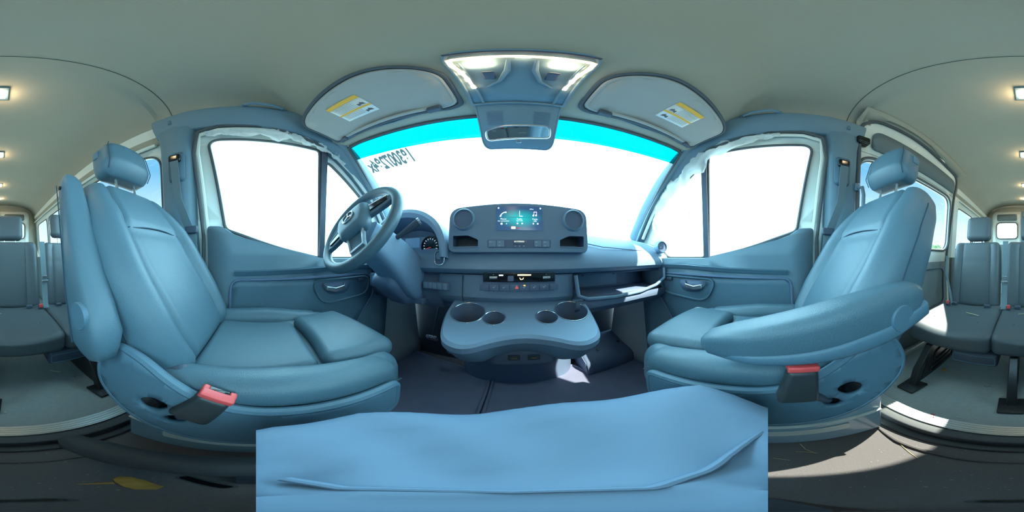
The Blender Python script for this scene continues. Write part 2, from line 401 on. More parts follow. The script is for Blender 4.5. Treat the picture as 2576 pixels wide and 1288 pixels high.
# B-pillar trims, friezes, A-pillars
for s, nm, who in ((-1, 'left', "driver's"), (1, 'right', "passenger's")):
    pil = thing('trim_4' if s < 0 else 'trim_5', "blue-grey plastic B-pillar cover behind the %s door" % who, 'pillar trim', side(s, -.4, ZC)); pil['kind'] = 'structure'
    yo = [(-.93, -.30, -.52), (.0, -.30, -.50), (.16, -.31, -.50), (.70, -.315, -.50), (.86, -.29, -.52), (.92, -.30, -.50)]
    rings = []
    for z, ya, yb in yo:
        off = .075 if z < .86 else .045
        if z > .9: off = .02
        ring = [side(s, ya, z, .0), side(s, ya, z, off*.6), side(s, ya-.025, z, off), side(s, (ya+yb)/2, z, off+.01), side(s, yb+.025, z, off), side(s, yb, z, off*.6), side(s, yb, z, .0)]
        rings.append(ring)
    obj('pillar_cover', loft(rings), PILLAR, pil)
    obj('pillar_seam', tube([side(s, -.315, .115, .07), side(s, -.33, .118, .085), side(s, -.40, .12, .089), side(s, -.48, .118, .085)], .0025, 5), DARK, pil)
    obj('coat_hook', rb(side(s, -.41, .865, .065), (.02, .022, .04), .007), PLAST, pil)
    # belt anchor
    belt = thing('seat_belt', "%s seat belt hanging from its pillar anchor" % who, 'seat belt', side(s, -.38, .5, .09))
    obj('anchor_plate', fill(rrect(-.385, .50, .09, .19, .025), [], lambda y, z: side(s, y, z, .092)), PLAST, belt, solid=.008)
    obj('anchor_slot', rb(side(s, -.385, .545, .105), (.03, .065, .05), .012), BLACK, belt)
    pts = [(-.385, .54, .115), (-.38, .42, .115), (-.36, .28, .13), (-.315, .17, .15), (-.29, .10, .15), (-.28, -.1, .13)]
    obj('webbing', loft([[side(s, y-.024+.006*i, z, o) for o_, y, z in [(0, y, z)] for (y, z) in [(y, z)]][:0] or
        [side(s, y-.022, z, o), side(s, y+.022, z+.004, o+(.012 if i in (2, 3) else 0)), side(s, y+.022, z+.004, o+.003+(.012 if i in (2, 3) else 0)), side(s, y-.022, z, o+.003)] for i, (y, z, o) in enumerate(pts)]), BELT, belt)
    obj('tongue', rb(side(s, -.285, .12, .16), (.02, .06, .035), .007), DARK, belt)
    # frieze above the door
    path = [(-.52, .845, .035), (-.3, .855, .04), (0, .825, .05), (.2, .785, .05), (.33, .72, .05), (.45, .62, .04), (.60, .47, .03), (.75, .29, .02), (.87, .10, .02)]
    rings = []
    for i, (y, z, o) in enumerate(path):
        hgt = .075 if y < .25 else .05; k2 = .85 if y < .25 else .7
        nx = 0 if y < .25 else .03
        rings.append([side(s, y-nx, z-hgt*k2, -.01), side(s, y-nx, z-hgt*k2, o), side(s, y, z-.01, o+.03), side(s, y+nx, z+hgt*.6, o+.035), side(s, y+nx*1.2, z+hgt*.95, o+.03), side(s, y+nx*1.2, z+hgt, -.01)])
    o = struct('trim_6' if s < 0 else 'trim_7', loft(rings), PILLAR, 'blue-grey padded trim band over the %s door window' % who, 'door header trim', bev=.006)
    # white inner edge of the door opening
    e = [(-.255, -.6), (-.245, .10), (-.29, .60), (-.28, .74), (-.18, .765), (.05, .745), (.25, .70), (.36, .655), (.52, .50), (.68, .33), (.80, .12)]
    struct('trim_8' if s < 0 else 'trim_9', tube([side(s, y, z, .028) for y, z in e], .011, 8), WHITE, 'white painted metal edge round the %s door opening' % who, 'door edge')
    struct('trim_10' if s < 0 else 'trim_11', tube([side(s, y-.022 if z < .74 else y, z+(.018 if z > .7 else 0), .04) for y, z in e[:8]], .010, 8), RUBBER, 'black rubber seal round the %s door opening' % who, 'door seal')
    # division bar between main and quarter pane
    struct('trim_12' if s < 0 else 'trim_13', loft([[side(s, a, z, b) for a, b in ((.338, -.005), (.338, .022), (.368, .022), (.368, -.005))] for z in (-.02, .2, .4, .59, .66)]), DARK, 'dark upright bar between the two panes of the %s door' % who, 'window bar')

# windscreen
def ws(u, v, off=0):
    top = Vector((CX+.735*u, .585-.15*u*u, .685-.035*u*u)); bot = Vector((CX+.80*u, 1.22-.36*u*u, .115))
    p = bot.lerp(top, v); n = Vector((0, -.62, -.78)); 
    return tuple(p + Vector((0, .66, .75))*(-off) + Vector((0, 0, .0)))
wsob = struct('window_1', grid(33, 14, lambda a, b: ws(a*2-1, b*.86)), GLASS, 'wide curved windscreen, blown out white above the dashboard', 'windscreen', solid=.005)
bands = MB()
for a0, a1 in ((-1, -.165), (.165, 1)):
    bands.add(grid(20, 5, lambda a, b: ws(lerp(a0, a1, a), .86+b*.14)))
o = obj('shade_band', bands, SHADE, wsob, solid=.004, label='bright cyan tinted sun band across the top')
bands2 = MB()
for a0, a1 in ((-1, -.12), (.12, 1)): pass
obj('screen_seal', tube([ws(-.99, v) for v in (.0, .3, .6, .9)]+[ws(-.985, .985)]+[ws(u/10, 1.0) for u in range(-9, 10)]+[ws(.985, .985)]+[ws(.99, v) for v in (.9, .6, .3, 0)], .010), RUBBER, wsob)
# painted number on the glass, reads right way round from outside
def onglass(p):
    t = .5-p[0]/.30; return ws(lerp(-.93, -.615, t) - p[1]*.25, lerp(.765, .80, t) + p[1]*1.55, .016)
flat_text('painted_number', '183007284x', .095, onglass, NUM, wsob, 'pale mirrored stock number painted on the glass', 0, .60, .0042)
for s, who in ((-1, "driver's"), (1, "passenger's")):
    S2 = [(.36, .76), (.47, .66), (.61, .50), (.76, .31), (.88, .11), (.98, -.06)]
    def ap(a, b):
        k = a*(len(S2)-1); i = min(int(k), len(S2)-2); t = k-i
        y = lerp(S2[i][0], S2[i+1][0], t); z = lerp(S2[i][1], S2[i+1][1], t)
        A = Vector(side(s, y-.03, z-.03, .015)); W = Vector(ws(s*.985, max(0, 1.02-a*1.1)))
        p = A.lerp(W, b); bul = sin(pi*b)*.028
        return p + Vector((-s*bul*.8, -bul*.6, 0))
    o = struct('trim_14' if s < 0 else 'trim_15', grid(22, 9, ap), PILLAR, "slanting blue-grey windscreen pillar cover on the %s side" % who, 'pillar trim', solid=.012)
    outward(o, (0, .3, K))

# ceiling
HC = [(-3.6, 1.15), (-.5, 1.17), (-.4, 1.165), (-.15, 1.12), (0, 1.04), (.1, .95), (.2, .865), (.3, .80), (.45, .735), (.56, .69), (.585, .685)]
def zedge(y): return interp(y, [(-3.6, .76), (-.52, .76), (-.5, .885), (-.3, .885), (0, .87), (.17, .80), (.35, .735), (.435, .65)])
YS = sorted([-3.6, -3.2, -2.8, -2.4, -2.1, -1.9, -1.742, -1.5, -1.2, -.9, -.7, -.565, -.52, -.5, -.45, -.4, -.3, -.2, -.1, -.05, 0, .05, .1, .15, .2, .25, .3, .35, .4, .435])
NA = 49
def ceil_pt(y, a):     # a in [-1, 1]
    w = hw(y, .75)-.015 if y < -.51 else hw(y, .85)-.015; e = 2/2.9; th = a*pi/2
    sg = 1 if a >= 0 else -1
    ze = zedge(y); zc = interp(y, HC)
    x = CX + sg*abs(sin(th))**e*w*(1 if y < .3 else 1-(y-.3)*.55); z = ze + (zc-ze)*max(0, cos(th))**e
    yy = y
    if y > .2:   # the front edge follows the bowed windscreen
        u = (x-CX)/.735; f = (y-.2)/.235; yy = y + f*(.585-.15*u*u-.435)
        z = lerp(z, .685-.035*u*u + (0 if True else 0), f**1.5)
    return (x, yy, z)
vs = []; fs = []
for y in YS:
    for j in range(NA): vs.append(ceil_pt(y, j/(NA-1)*2-1))
for i in range(len(YS)-1):
    for j in range(NA-1):
        q = (i*NA+j, (i+1)*NA+j, (i+1)*NA+j+1, i*NA+j+1)
        if -1.75 < YS[i] and YS[i+1] <= -.56 and j > NA//2 and vs[q[2]][2] < 1.035 and vs[q[1]][2] < 1.035: continue
        fs.append(q)
ce = struct('ceiling', (vs, fs), HEAD, 'grey fabric headliner over the whole van', 'headliner', solid=.02)
outward(ce, (0, -1, K))
seamp = [ceil_pt(-.42, j/40*2-1) for j in range(2, 39)]
struct('trim_16', tube([(x*.998, y, z-.001) for x, y, z in seamp], .0022, 5), HEADSEAM, 'thin dark joint crossing the headliner behind the front seats', 'headliner seam')

# sliding door on the passenger side
def sdp(y, z, off=.0): return side(1, y, z, off)
DOOR = [(-.50, -.86, .02), (-.50, 1.03, .14), (-.9, 1.045, .6), (-1.79, 1.0, .12), (-1.80, .62, .2), (-1.70, -.05, .15), (-1.68, -.86, .02)]
do = rpoly(DOOR, .12, 8)
FAB = rpoly([(-.60, .775, .04), (-.585, .945, .10), (-1.72, .925, .09), (-1.76, .775, .02)], .05, 7)
dr = tag(obj('door_1', fill(do, [rpoly(W2, .13, 8)], lambda y, z: sdp(y, z, .022), ZCUT), WHITE, solid=.02), 'white sliding side door behind the passenger seat, with a long window', 'door', kind='structure')
outward(dr)
obj('fabric_panel', fill(FAB, [], lambda y, z: sdp(y, z, .034), ZCUT), FABRIC, dr, solid=.006, label='dark grey fabric panel above the window')
obj('window_rim', tube([sdp(y, z, .026) for y, z in rpoly([(-.52, .06), (-1.73, .06), (-1.73, .71), (-.52, .71)], .13, 8)], .012, 8, True), RUBBER, dr)
obj('lower_trim', fill(rpoly([(-.5, -.80), (-.5, -.06), (-1.66, -.06), (-1.64, -.80)], .06), [], lambda y, z: sdp(y, z, .05), ZCUT), FABRIC, dr, solid=.02, label='dark grey lower door panel')
obj('trim_moulding', tube([sdp(y, z, .075) for y, z in rrect(-1.2, -.32, .72, .38, .08)], .007, 6, True), DARK, dr)
obj('door_seal', tube([sdp(y, z, .03) for y, z in do], .013, 8, True), RUBBER, dr)
obj('sill_trim', box(sdp(-1.1, -.84, .06), (.06, 1.15, .05), .01), ALU, dr)
obj('latch_housing', rb(sdp(-.515, .80, .05), (.06, .085, .06), .012), BLACK, dr)
# headliner infill round the rounded door corners
ring = fill([(-.47, .74), (-.47, 1.075), (-1.86, 1.075), (-1.86, .74)], [do2 for do2 in [[(y, max(z, .741)) for y, z in rpoly([(-.485, .742, .001), (-.495, 1.035, .15), (-.9, 1.05, .6), (-1.80, 1.008, .13), (-1.81, .742, .001)], .1, 8)]]], lambda y, z: sdp(y, z, .015+(.05 if z > 1.04 else 0)), ZCUT)
struct('trim_17', ring, HEAD, 'grey headliner edging round the top of the white sliding door', 'headliner edge', solid=.01)
# grab handle by the passenger B-pillar
gh = thing('grab_handle', 'short blue-grey upright grab handle behind the passenger seat belt', 'grab handle', sdp(-.49, .35, .1))
obj('grip', tube([side(1, -.49, .42, .07), side(1, -.50, .41, .115), side(1, -.505, .36, .125), side(1, -.505, .22, .125), side(1, -.50, .17, .115), side(1, -.49, .16, .07)], .011), PILLAR, gh)
obj('mount', box(side(1, -.485, .42, .08), (.02, .03, .05)), PILLAR, gh); obj('mount', box(side(1, -.485, .16, .08), (.02, .03, .05)), PILLAR, gh)
# lower grey trim and white mouldings along the rear sides
for s, who in ((-1, 'driver'), (1, 'passenger')):
    y0 = -.52 if s < 0 else -1.84
    o = struct('trim_18' if s < 0 else 'trim_19', fill([(y0, -.85), (y0, -.02), (YB+.02, -.02), (YB+.02, -.85)], [], lambda y, z: side(s, y, z, .03), ZCUT), FABRIC,
               'dark grey lower side lining along the %s side of the passenger area' % who, 'side lining', solid=.02)
    struct('trim_20' if s < 0 else 'trim_21', tube([side(s, y, .752, .028) for y in (y0-.02, -2.3, -3.0, YB+.06)], .012), WHITE, 'white rail above the rear side windows, %s side' % who, 'window rail')
    struct('trim_22' if s < 0 else 'trim_23', loft([[side(s, y, z, b) for y, b in ((-1.80, 0), (-1.81, .04), (-1.93, .04), (-1.94, 0))] for z in (-.02, .3, .6, .76)]), WHITE, 'white upright post between rear windows, %s side' % who, 'window post')

# rear wall with two doors
def rear(x, z, off=0): return (x, YB+off, z)
outer = [(CX-.87, -.93), (CX-.87, .7), (CX-.78, 1.02), (CX-.5, 1.2), (CX+.5, 1.2), (CX+.78, 1.02), (CX+.87, .7), (CX+.87, -.93)]
WR = [rrect(CX+a*.345, .56, .46, .36, .09) for a in (-1, 1)]
rw = struct('wall_rear', fill(outer, WR, lambda x, z: rear(x, z)), HEAD, 'grey lined rear end of the van round the back doors', 'wall', solid=.04)
outward(rw)
for i, a in enumerate((-1, 1)):
    r = thing('door_%d' % (i+2), 'white rear door, %s, with a window' % ('behind the driver side of the bench' if a < 0 else 'on the passenger side, lit by the low sun'), 'door', (CX+a*.345, YB, ZR)); r['kind'] = 'structure'
    o = obj('door_leaf', fill(rpoly([(CX+a*.02, -.85, .01), (CX+a*.02, 1.0, .03), (CX+a*.67, 1.0, .12), (CX+a*.67, -.85, .01)], .05), [WR[i]], lambda x, z: rear(x, z, .02)), WHITE, r, solid=.015)
    obj('upper_panel', fill(rrect(CX+a*.345, .86, .44, .15, .04), [], lambda x, z: rear(x, z, .04)), FABRIC, r, solid=.01)
    obj('window_rim', tube([rear(x, z, .035) for x, z in WR[i]], .012, 6, True), RUBBER, r)
    obj('lower_panel', fill(rrect(CX+a*.345, -.15, .50, .8, .06), [], lambda x, z: rear(x, z, .045)), FABRIC, r, solid=.01)
    struct('window_%d' % (12+i), fill(WR[i], [], lambda x, z: rear(x, z, -.01)), GLASS, 'pane of the rear door on the %s side' % ('driver' if a < 0 else 'passenger'), 'window', solid=.004)
struct('trim_24', box((CX, YB+.03, .3), (.05, .05, 1.4), .01), PLAST, 'grey upright strip where the two rear doors meet', 'door strip')
# front bulkhead and nose under the windscreen
struct('wall_front', box((CX, 1.22, -.42), (1.9, .05, 1.08)), DARK, 'dark bulkhead behind the dashboard and footwells', 'bulkhead')

# ------------------------------------------------------------------ front doors
def front_door(s, n, who):
    r = thing('door_%d' % n, "%s front door lining of blue plastic with pull handle" % who, 'door', side(s, .2, ZC)); r['kind'] = 'structure'
    pan = rpoly([(-.235, -.70), (-.235, .15), (-.16, .145), (-.10, .10, .05), (.1, .045), (.345, -.012), (.68, -.012), (.80, -.10), (.72, -.70)], .02)
    obj('door_lining', fill(pan, [], lambda y, z: side(s, y, z, .05), ZCUT), PILLAR, r, solid=.03)
    # raised lower lining with the long pocket
    pp = rpoly([(-.14, -.60, .05), (-.12, -.115, .05), (.62, -.10, .05), (.66, -.22, .05), (.52, -.42, .1), (.50, -.60, .03)], .05)
    obj('pocket_panel', fill(pp, [], lambda y, z: side(s, y, z, .085), ZCUT), PLAST, r, solid=.03, label='darker padded lower door panel')
    obj('panel_edge', tube([side(s, y, z, .083) for y, z in pp], .007, 6, True), DASHD, r)
    obj('arm_ledge', loft([[side(s, y, z, b) for b, z in ((.05, zz-.03), (.09, zz-.02), (.10, zz), (.05, zz+.012))] for y, zz in ((-.1, -.075), (.2, -.065), (.45, -.05), (.66, -.05))]), PLAST, r)
    hp = rpoly([(.27, -.125), (.62, -.115), (.60, -.22), (.33, -.255)], .06, 6)
    obj('handle_surround', tube([side(s, y, z, .092) for y, z in hp], .006, 6, True), PLAST, r)
    obj('handle_recess', fill(rpoly([(.33, -.135), (.50, -.135), (.47, -.205), (.36, -.205)], .035, 5), [], lambda y, z: side(s, y, z, .088)), DASHD, r, solid=.004)
    obj('door_handle', loft([[side(s, y, z+c*.012, b+d*.008) for c, d in ((-1, -1), (1, -1), (1, 1), (-1, 1))] for y, z, b in ((.45, -.15, .09), (.44, -.165, .11), (.39, -.175, .115), (.345, -.165, .11), (.33, -.15, .09))]), CHROME, r, bev=.003, label='silvery inner door release')
    obj('lock_switch', box(side(s, .56, -.135, .093), (.012, .05, .02)), DARK, r)
    obj('screw_cover', lathe([(.0, .0), (.011, .0), (.011, -.004), (0, -.004)], side(s, -.19, .07, .055), (s, 0, 0), 16), DASHD, r)
    obj('grab_recess', tube([side(s, y, z, .052) for y, z in ((-.15, .03), (.0, .02), (.2, -.02), (.35, -.04))], .005, 6), PLAST, r)
    return r
front_door(-1, 4, "driver's"); front_door(1, 5, "passenger's")

# protective film over the window tops
def filmstrip(s, path, label, grp):
    n = 40
    def fp(a, b):
        k = a*(len(path)-1); i = min(int(k), len(path)-2); t = k-i
        y = lerp(path[i][0], path[i+1][0], t); z = lerp(path[i][1], path[i+1][1], t); w = lerp(path[i][2], path[i+1][2], t)
        dy = lerp(path[i][3], path[i+1][3], t)
        nz = noise.noise(Vector((a*14, b*3, s*5)))
        ww = w*(1+.45*noise.noise(Vector((a*11, 7, s))))
        return side(s, y-dy*b*ww, z-b*ww*(1-abs(dy)*.4), .045+.02*nz+.012*noise.noise(Vector((a*40, b*6, 3))))
    tag(obj('protective_film', grid(70, 9, fp), FILM, solid=.0008), label, 'plastic film', grp)
filmstrip(-1, [(-.24, .745, .03, 0), (-.1, .75, .055, 0), (.1, .74, .07, 0), (.24, .705, .05, 0), (.37, .655, .045, .3), (.46, .56, .02, .5)], "torn white plastic film along the top of the driver's window", 'film on the door windows')
filmstrip(1, [(-.06, .755, .02, 0), (.05, .745, .05, 0), (.25, .71, .08, 0), (.40, .64, .12, .4), (.55, .50, .16, .7), (.66, .36, .22, .8), (.70, .18, .16, .5)], "crumpled white plastic film hanging over the passenger's window corner", 'film on the door windows')

# ------------------------------------------------------------------ seats
def seat(s, who):
    xc = CX + s*.485
    r = thing('front_seat', "%s seat, blue-grey leather bucket seat %s" % (who, 'with its armrest raised' if s < 0 else 'with its armrest lowered and straw on it'), 'seat', (xc, .05, ZC))
    inn = -s   # direction towards the van's centre
    # metal box
    mb = MB().add(plate([(xc+inn*.11, -.34, -.91), (xc+inn*.11, .24, -.91), (xc+inn*.11, .24, -.42), (xc+inn*.11, -.34, -.42)], (-inn*.30, 0, 0)))
    base = obj('seat_base', mb, STEELB, r, bev=.008, label='pale blue-white painted steel seat box')
    obj('base_recess', plate([(xc+inn*.112, y, z) for y, z in rpoly([(-.22, -.80), (.16, -.80), (.16, -.76), (-.22, -.75)], .01, 3)], (inn*.003, 0, 0)), WHITE, base)
    obj('base_flange', box((xc+inn*.118, -.05, -.70), (.014, .56, .01)), WHITE, base)
    # cushion
    def cush(x, y, z):
        t = max(0, z/.075); b = .5+.5*math.tanh((abs(x)-.17)/.03)
        z2 = z + t*(.016*b) - t*.02*(1-b)
        if y > .15: z2 -= 0
        x2 = x*(1-.06*max(0, y/.2))
        return (x2, y, z2)
    obj('cushion', rb((xc, .065, -.335), (.49, .47, .15), .05, (14, 10, 3), f=cush), LEATHER, r)
    def pill(n, c, sz, rr, f=None, m=LEATHER, nn=(8, 8, 2)): return obj(n, rb(c, sz, rr, nn, f=f), m, r)
    pill('centre_panel', (xc, 0, -.277), (.31, .265, .05), .022, lambda x, y, z: (x*(1-.08*y/.13), y, z + max(0, z)/.025*(.008*cos(x*9)-.006)), LEATHERIN)
    pill('thigh_support', (xc, .235, -.268), (.33, .19, .06), .028, lambda x, y, z: (x*(1+.07*y/.09), y + .02*cos(x*8) - .01, z + .006*cos(x*8)), LEATHER)
    for q in (-1, 1):
        pill('side_bolster', (xc+q*.205, .045, -.272), (.085, .44, .085), .036, lambda x, y, z: (x-q*.0*y, y, z-.02*max(0, y/.2)+.01*cos(y*7)), LEATHER, (4, 10, 3))
    obj('bolster_seam', tube([(xc+inn*.249, -.15+.045*i, -.285-.0022*i) for i in range(10)], .002, 5), SEAM, r)
    # backrest
    H = Vector((xc, -.115, -.255)); U = Vector((0, -.50, .866)).normalized(); N = Vector((0, U.z, -U.y)); X = Vector((1, 0, 0))
    M = Matrix(((X.x, N.x, U.x), (X.y, N.y, U.y), (X.z, N.z, U.z)))
    L = .67
    def prof(v): return interp(v, [(-1, .86), (-.7, .97), (-.2, 1.04), (.2, 1.02), (.6, .93), (.85, .80), (1, .66)])
    def bk(x, y, z):
        v = z/(L/2); ax = abs(x)/.25
        fwd = max(0, y/.08)
        bol = .5+.5*math.tanh((ax-.62)/.10)
        y2 = y + fwd*(.036*bol*interp(v, [(-1, .6), (-.5, 1), (.3, .9), (.9, .15), (1, 0)]))
        y2 -= fwd*.017*math.exp(-((ax-.60)/.035)**2)
        y2 -= fwd*(1-bol)*.013*math.exp(-((v-.22)/.025)**2)
        y2 += fwd*(1-bol)*(.012*math.exp(-((v+.55)/.35)**2) + (.008 if v > .22 else 0))
        y2 -= max(0, -y/.08)*.015*(1-ax*ax)
        if y < 0: y2 += -y*.35*max(0, v+.2)
        return (x*prof(v), y2 - .03*max(0, v)**2, z)
    cen = H + U*(L/2-.02) - N*.085
    obj('backrest', rb(cen, (.50, .16, L), .062, (26, 4, 34), M=M, f=bk), LEATHER, r)
    def bp(x, v, d=.0):
        y0 = .08; p = Vector(bk(x, y0, v*L/2)); return tuple(cen + M @ (p + Vector((0, d, 0))))
    for q in (-1, 1):
        obj('side_seam', tube([bp(q*.152, v/20, -.001) for v in range(-16, 17)], .0022, 5), SEAM, r)
        obj('edge_seam', tube([tuple(cen + M @ Vector(bk(q*.249, .030, v/20*L/2)) + X*q*.001) for v in range(-16, 14)], .0018, 5), SEAM, r)
    obj('cross_seam', tube([bp(x/20*.15, .22+.03*(1-(x/20)**2), .001) for x in range(-19, 20)], .0022, 5), SEAM, r)
    # headrest
    HU = Vector((0, -.22, .975)).normalized(); HN = Vector((0, HU.z, -HU.y)); HM = Matrix(((X.x, HN.x, HU.x), (X.y, HN.y, HU.y), (X.z, HN.z, HU.z)))
    hc = Vector((xc, -.493, .402))
    def hd(x, y, z):
        v = z/.10
        w = interp(v, [(-1, .93), (-.3, 1.0), (.5, .95), (1, .80)])
        y2 = y + .012*(1-(x/.13)**2)*max(0, y/.05) - .035*max(0, -v)*max(0, -y/.05)*0
        if v < -.35: y2 = y2 + (-.35-v)*(-.055)*max(0, y/.05)
        return (x*w, y2, z + .012*(1-(x/.13)**2)*max(0, v))
    hr = obj('headrest', rb(hc, (.24, .115, .178), .036, (10, 5, 10), M=HM, f=hd), LEATHER, r)
    def hp(x, y, z): return tuple(hc + HM @ Vector(hd(x, y, z)))
    for q in (-1, 1):
        obj('headrest_seam', tube([hp(q*.112, .054, z/20*.09) for z in range(-16, 18)], .002, 5), SEAM, hr)
    obj('headrest_seam', tube([hp(x/20*.112, .048, -.052) for x in range(-19, 20)], .002, 5), SEAM, hr)
    obj('release_button', rb(hc + HM @ Vector((inn*.115, -.01, .03)), (.012, .032, .04), .005), PLAST, hr)
    for q in (-1, 1): obj('headrest_post', tube([tuple(hc - HU*.17 + X*q*.05), tuple(hc - HU*.06 + X*q*.05)], .006), CHROME, r)
    # side shield on the aisle side
    xs = xc + inn*.232
    def sh(y, z, d=0): return (xs + inn*(d + .02*cos((z+.32)*5)), y, z)
    spoly = rpoly([(-.275, -.262, .03), (-.252, -.205, .03), (-.217, -.180, .03), (-.162, -.190, .04), (-.10, -.232, .05), (-.053, -.262, .05), (0, -.278, .06), (.10, -.285, .05), (.225, -.292, .015), (.22, -.385, .04), (.08, -.405, .1), (0, -.424, .06), (-.075, -.421, .06), (-.139, -.403, .06), (-.21, -.362, .06), (-.265, -.31, .04)], .06, 5)
    ho1 = rpoly([(-.168, -.308), (-.154, -.284), (-.135, -.274), (-.112, -.283), (-.114, -.302), (-.135, -.326), (-.158, -.327)], .012, 4)
    ho2 = rpoly([(-.127, -.346), (-.109, -.319), (-.09, -.314), (-.083, -.324), (-.095, -.352), (-.118, -.362)], .012, 4)
    o = obj('side_shield', fill(spoly, [ho1, ho2], lambda y, z: sh(y, z), {1: [-.48, -.46, -.44, -.42, -.4, -.38, -.36, -.34, -.32, -.3, -.28, -.26, -.24, -.22], 0: [-.3, -.27, -.24, -.21, -.18, -.15, -.12, -.09, -.06, -.03, 0, .03, .06, .09, .12, .15, .18, .21, .24]}), PLAST, r, solid=.016, label='large curved blue plastic valance')
    outward(o, (xc, 0, K-.35)); 
    obj('shield_rim', tube([sh(y, z, .008) for y, z in spoly], .010, 8, True), PLAST, o)
    obj('recess_back', plate([(xs + inn*.0155, y, z) for y, z in ((-.19, -.26), (-.07, -.30), (-.07, -.38), (-.19, -.35))], (-inn*.004, 0, 0)), BLACK, o)
    obj('recliner_knob', lathe([(0, .02), (.016, .02), (.018, .012), (.018, 0), (0, 0)], (xs+inn*.012, -.145, -.300), (inn, 0, 0), 20), BLACK, o)
    obj('hinge_cover', rb((xc+inn*.20, -.17, -.27), (.05, .13, .10), .03), DARK, r)
    # buckle
    B = Vector((xc + inn*(.262), -.066, -.27)) if s < 0 else Vector((xc+inn*.285, -.045, -.235))
    tip = Vector((0, .05, .03)); ax = Vector((0, .42, .9)).normalized() if s < 0 else Vector((0, -.10, .99)).normalized()
    st = Vector((xs+inn*.018, -.10, -.342)) if s < 0 else Vector((xs+inn*.018, -.10, -.342))
    bkl = obj('buckle', rb(B, (.034, .052, .085), .009, (2, 2, 3), M=frame((0, 0, 0), (1, 0, 0), ax.cross(Vector((1, 0, 0)))*-1).to_3x3(), f=lambda x, y, z: (x*(1+z*3), y*(1+z*4), z)), BUCK, r)
    bx = Vector((1, 0, 0)); by = ax.cross(bx); bf = frame(B + ax*.046, bx, by)
    mb = MB().add(box((0, 0, 0), (.030, .048, .008), .003)) 
    u = MB(); 
    for vf in (box((inn*.004, 0, 0), (.018, .046, .012), .003), box((-inn*.006, .019, 0), (.014, .010, .012), .003), box((-inn*.006, -.019, 0), (.014, .010, .012), .003)): u.add(vf, bf)
    obj('release_button', u, RED, bkl, label='bright red buckle button')
    obj('buckle_slot', MB().add(box((-inn*.009, 0, -.001), (.012, .03, .008), .002), bf), BLACK, bkl)
    obj('buckle_stalk', tube([tuple(st), tuple(st.lerp(B, .4)+Vector((inn*.008, 0, 0))), tuple(B-ax*.03)], [.011, .009, .011]), DARK, r)
    # armrest
    ar = []
    if s < 0:
        A0 = Vector((-.165, -.235, -.185)); A1 = Vector((-.20, -.445, .245)); n = 16
        d = (A1-A0).normalized(); f = Vector((0, d.z, -d.y))
        for i in range(n+1):
            t = i/n; c = A0.lerp(A1, t); th = interp(t, [(0, .052), (.2, .056), (.5, .042), (1, .026)]); w = interp(t, [(0, .036), (.5, .036), (1, .030)])
            if t in (0, 1): th *= .72; w *= .75
            c = c + f*interp(t, [(0, 0), (.3, -.012), (1, 0)])
            ar.append([tuple(c + X*a*w + f*b*th) for a, b in rrect(0, 0, 2, 2, .62, 4)])
        e0 = [tuple(Vector(p).lerp(A0-d*.012, .35) - d*.016) for p in ar[0]]; e1 = [tuple(Vector(p).lerp(A1+d*.01, .35)+d*.012) for p in ar[-1]]
        a_ = obj('armrest', loft([e0]+ar+[e1]), LEATHER, r, ang=60, label='raised armrest, upright beside the backrest')
        obj('pivot_cap', lathe([(0, .003), (.026, .003), (.028, 0), (.028, -.01)], tuple(A0 + d*.075 + X*.0365 + f*.012), (1, 0, 0), 26), PLAST, a_)
        obj('stop_hole', lathe([(0, .003), (.006, .003), (.006, -.004)], tuple(A0 + d*.43 + X*.033), (1, 0, 0), 12), BLACK, a_)
        obj('armrest_seam', tube([tuple(A0.lerp(A1, t/20) + X*.037 - f*interp(t/20, [(0, .03), (.3, .034), (1, .012)])) for t in range(1, 20)], .0018, 5), SEAM, a_)
    else:
        A0 = Vector((.235, -.295, -.098)); A1 = Vector((.275, .10, -.166)); n = 18
        d = (A1-A0).normalized(); f = X.cross(d)
        if f.z < 0: f = -f
        for i in range(n+1):
            t = i/n; c = A0.lerp(A1, t) + f*interp(t, [(0, .0), (.4, .008), (.7, .006), (1, -.0)])
            th = interp(t, [(0, .046), (.2, .048), (.6, .038), (.9, .029), (1, .020)]); w = interp(t, [(0, .036), (.5, .042), (.85, .04), (1, .028)])
            if t == 0: th *= .75; w *= .75
            ar.append([tuple(c + X*a*w + f*b*th) for a, b in rrect(0, 0, 2, 2, .62, 4)])
        e0 = [tuple(Vector(p).lerp(A0, .4) - d*.016) for p in ar[0]]; e1 = [tuple(Vector(p).lerp(A1, .45)+d*.014) for p in ar[-1]]
        a_ = obj('armrest', loft([e0]+ar+[e1]), LEATHER, r, ang=60, label='lowered padded armrest beside the aisle')
        obj('pivot_cap', lathe([(0, .004), (.027, .003), (.029, 0), (.029, -.01)], tuple(A0 + d*.075 - X*.038 - f*.012), (-1, 0, 0), 26), PLAST, a_)
        low = []
        for i in range(n+1):
            t = i/n; c = A0.lerp(A1, t*.98) + f*(interp(t, [(0, -.02), (.25, -.031), (.6, -.026), (1, -.012)])); w = interp(t, [(0, .038), (.5, .045), (.85, .043), (1, .026)]); th = interp(t, [(0, .02), (.4, .02), (1, .008)])
            low.append([tuple(c + X*a*w + f*b*th) for a, b in rrect(0, 0, 2, 2, .5, 3)])
        obj('armrest_shell', loft(low), PLAST, a_, ang=60, label='hard plastic underside shell')
    return r
seat(-1, "driver's"); seat(1, "passenger's")

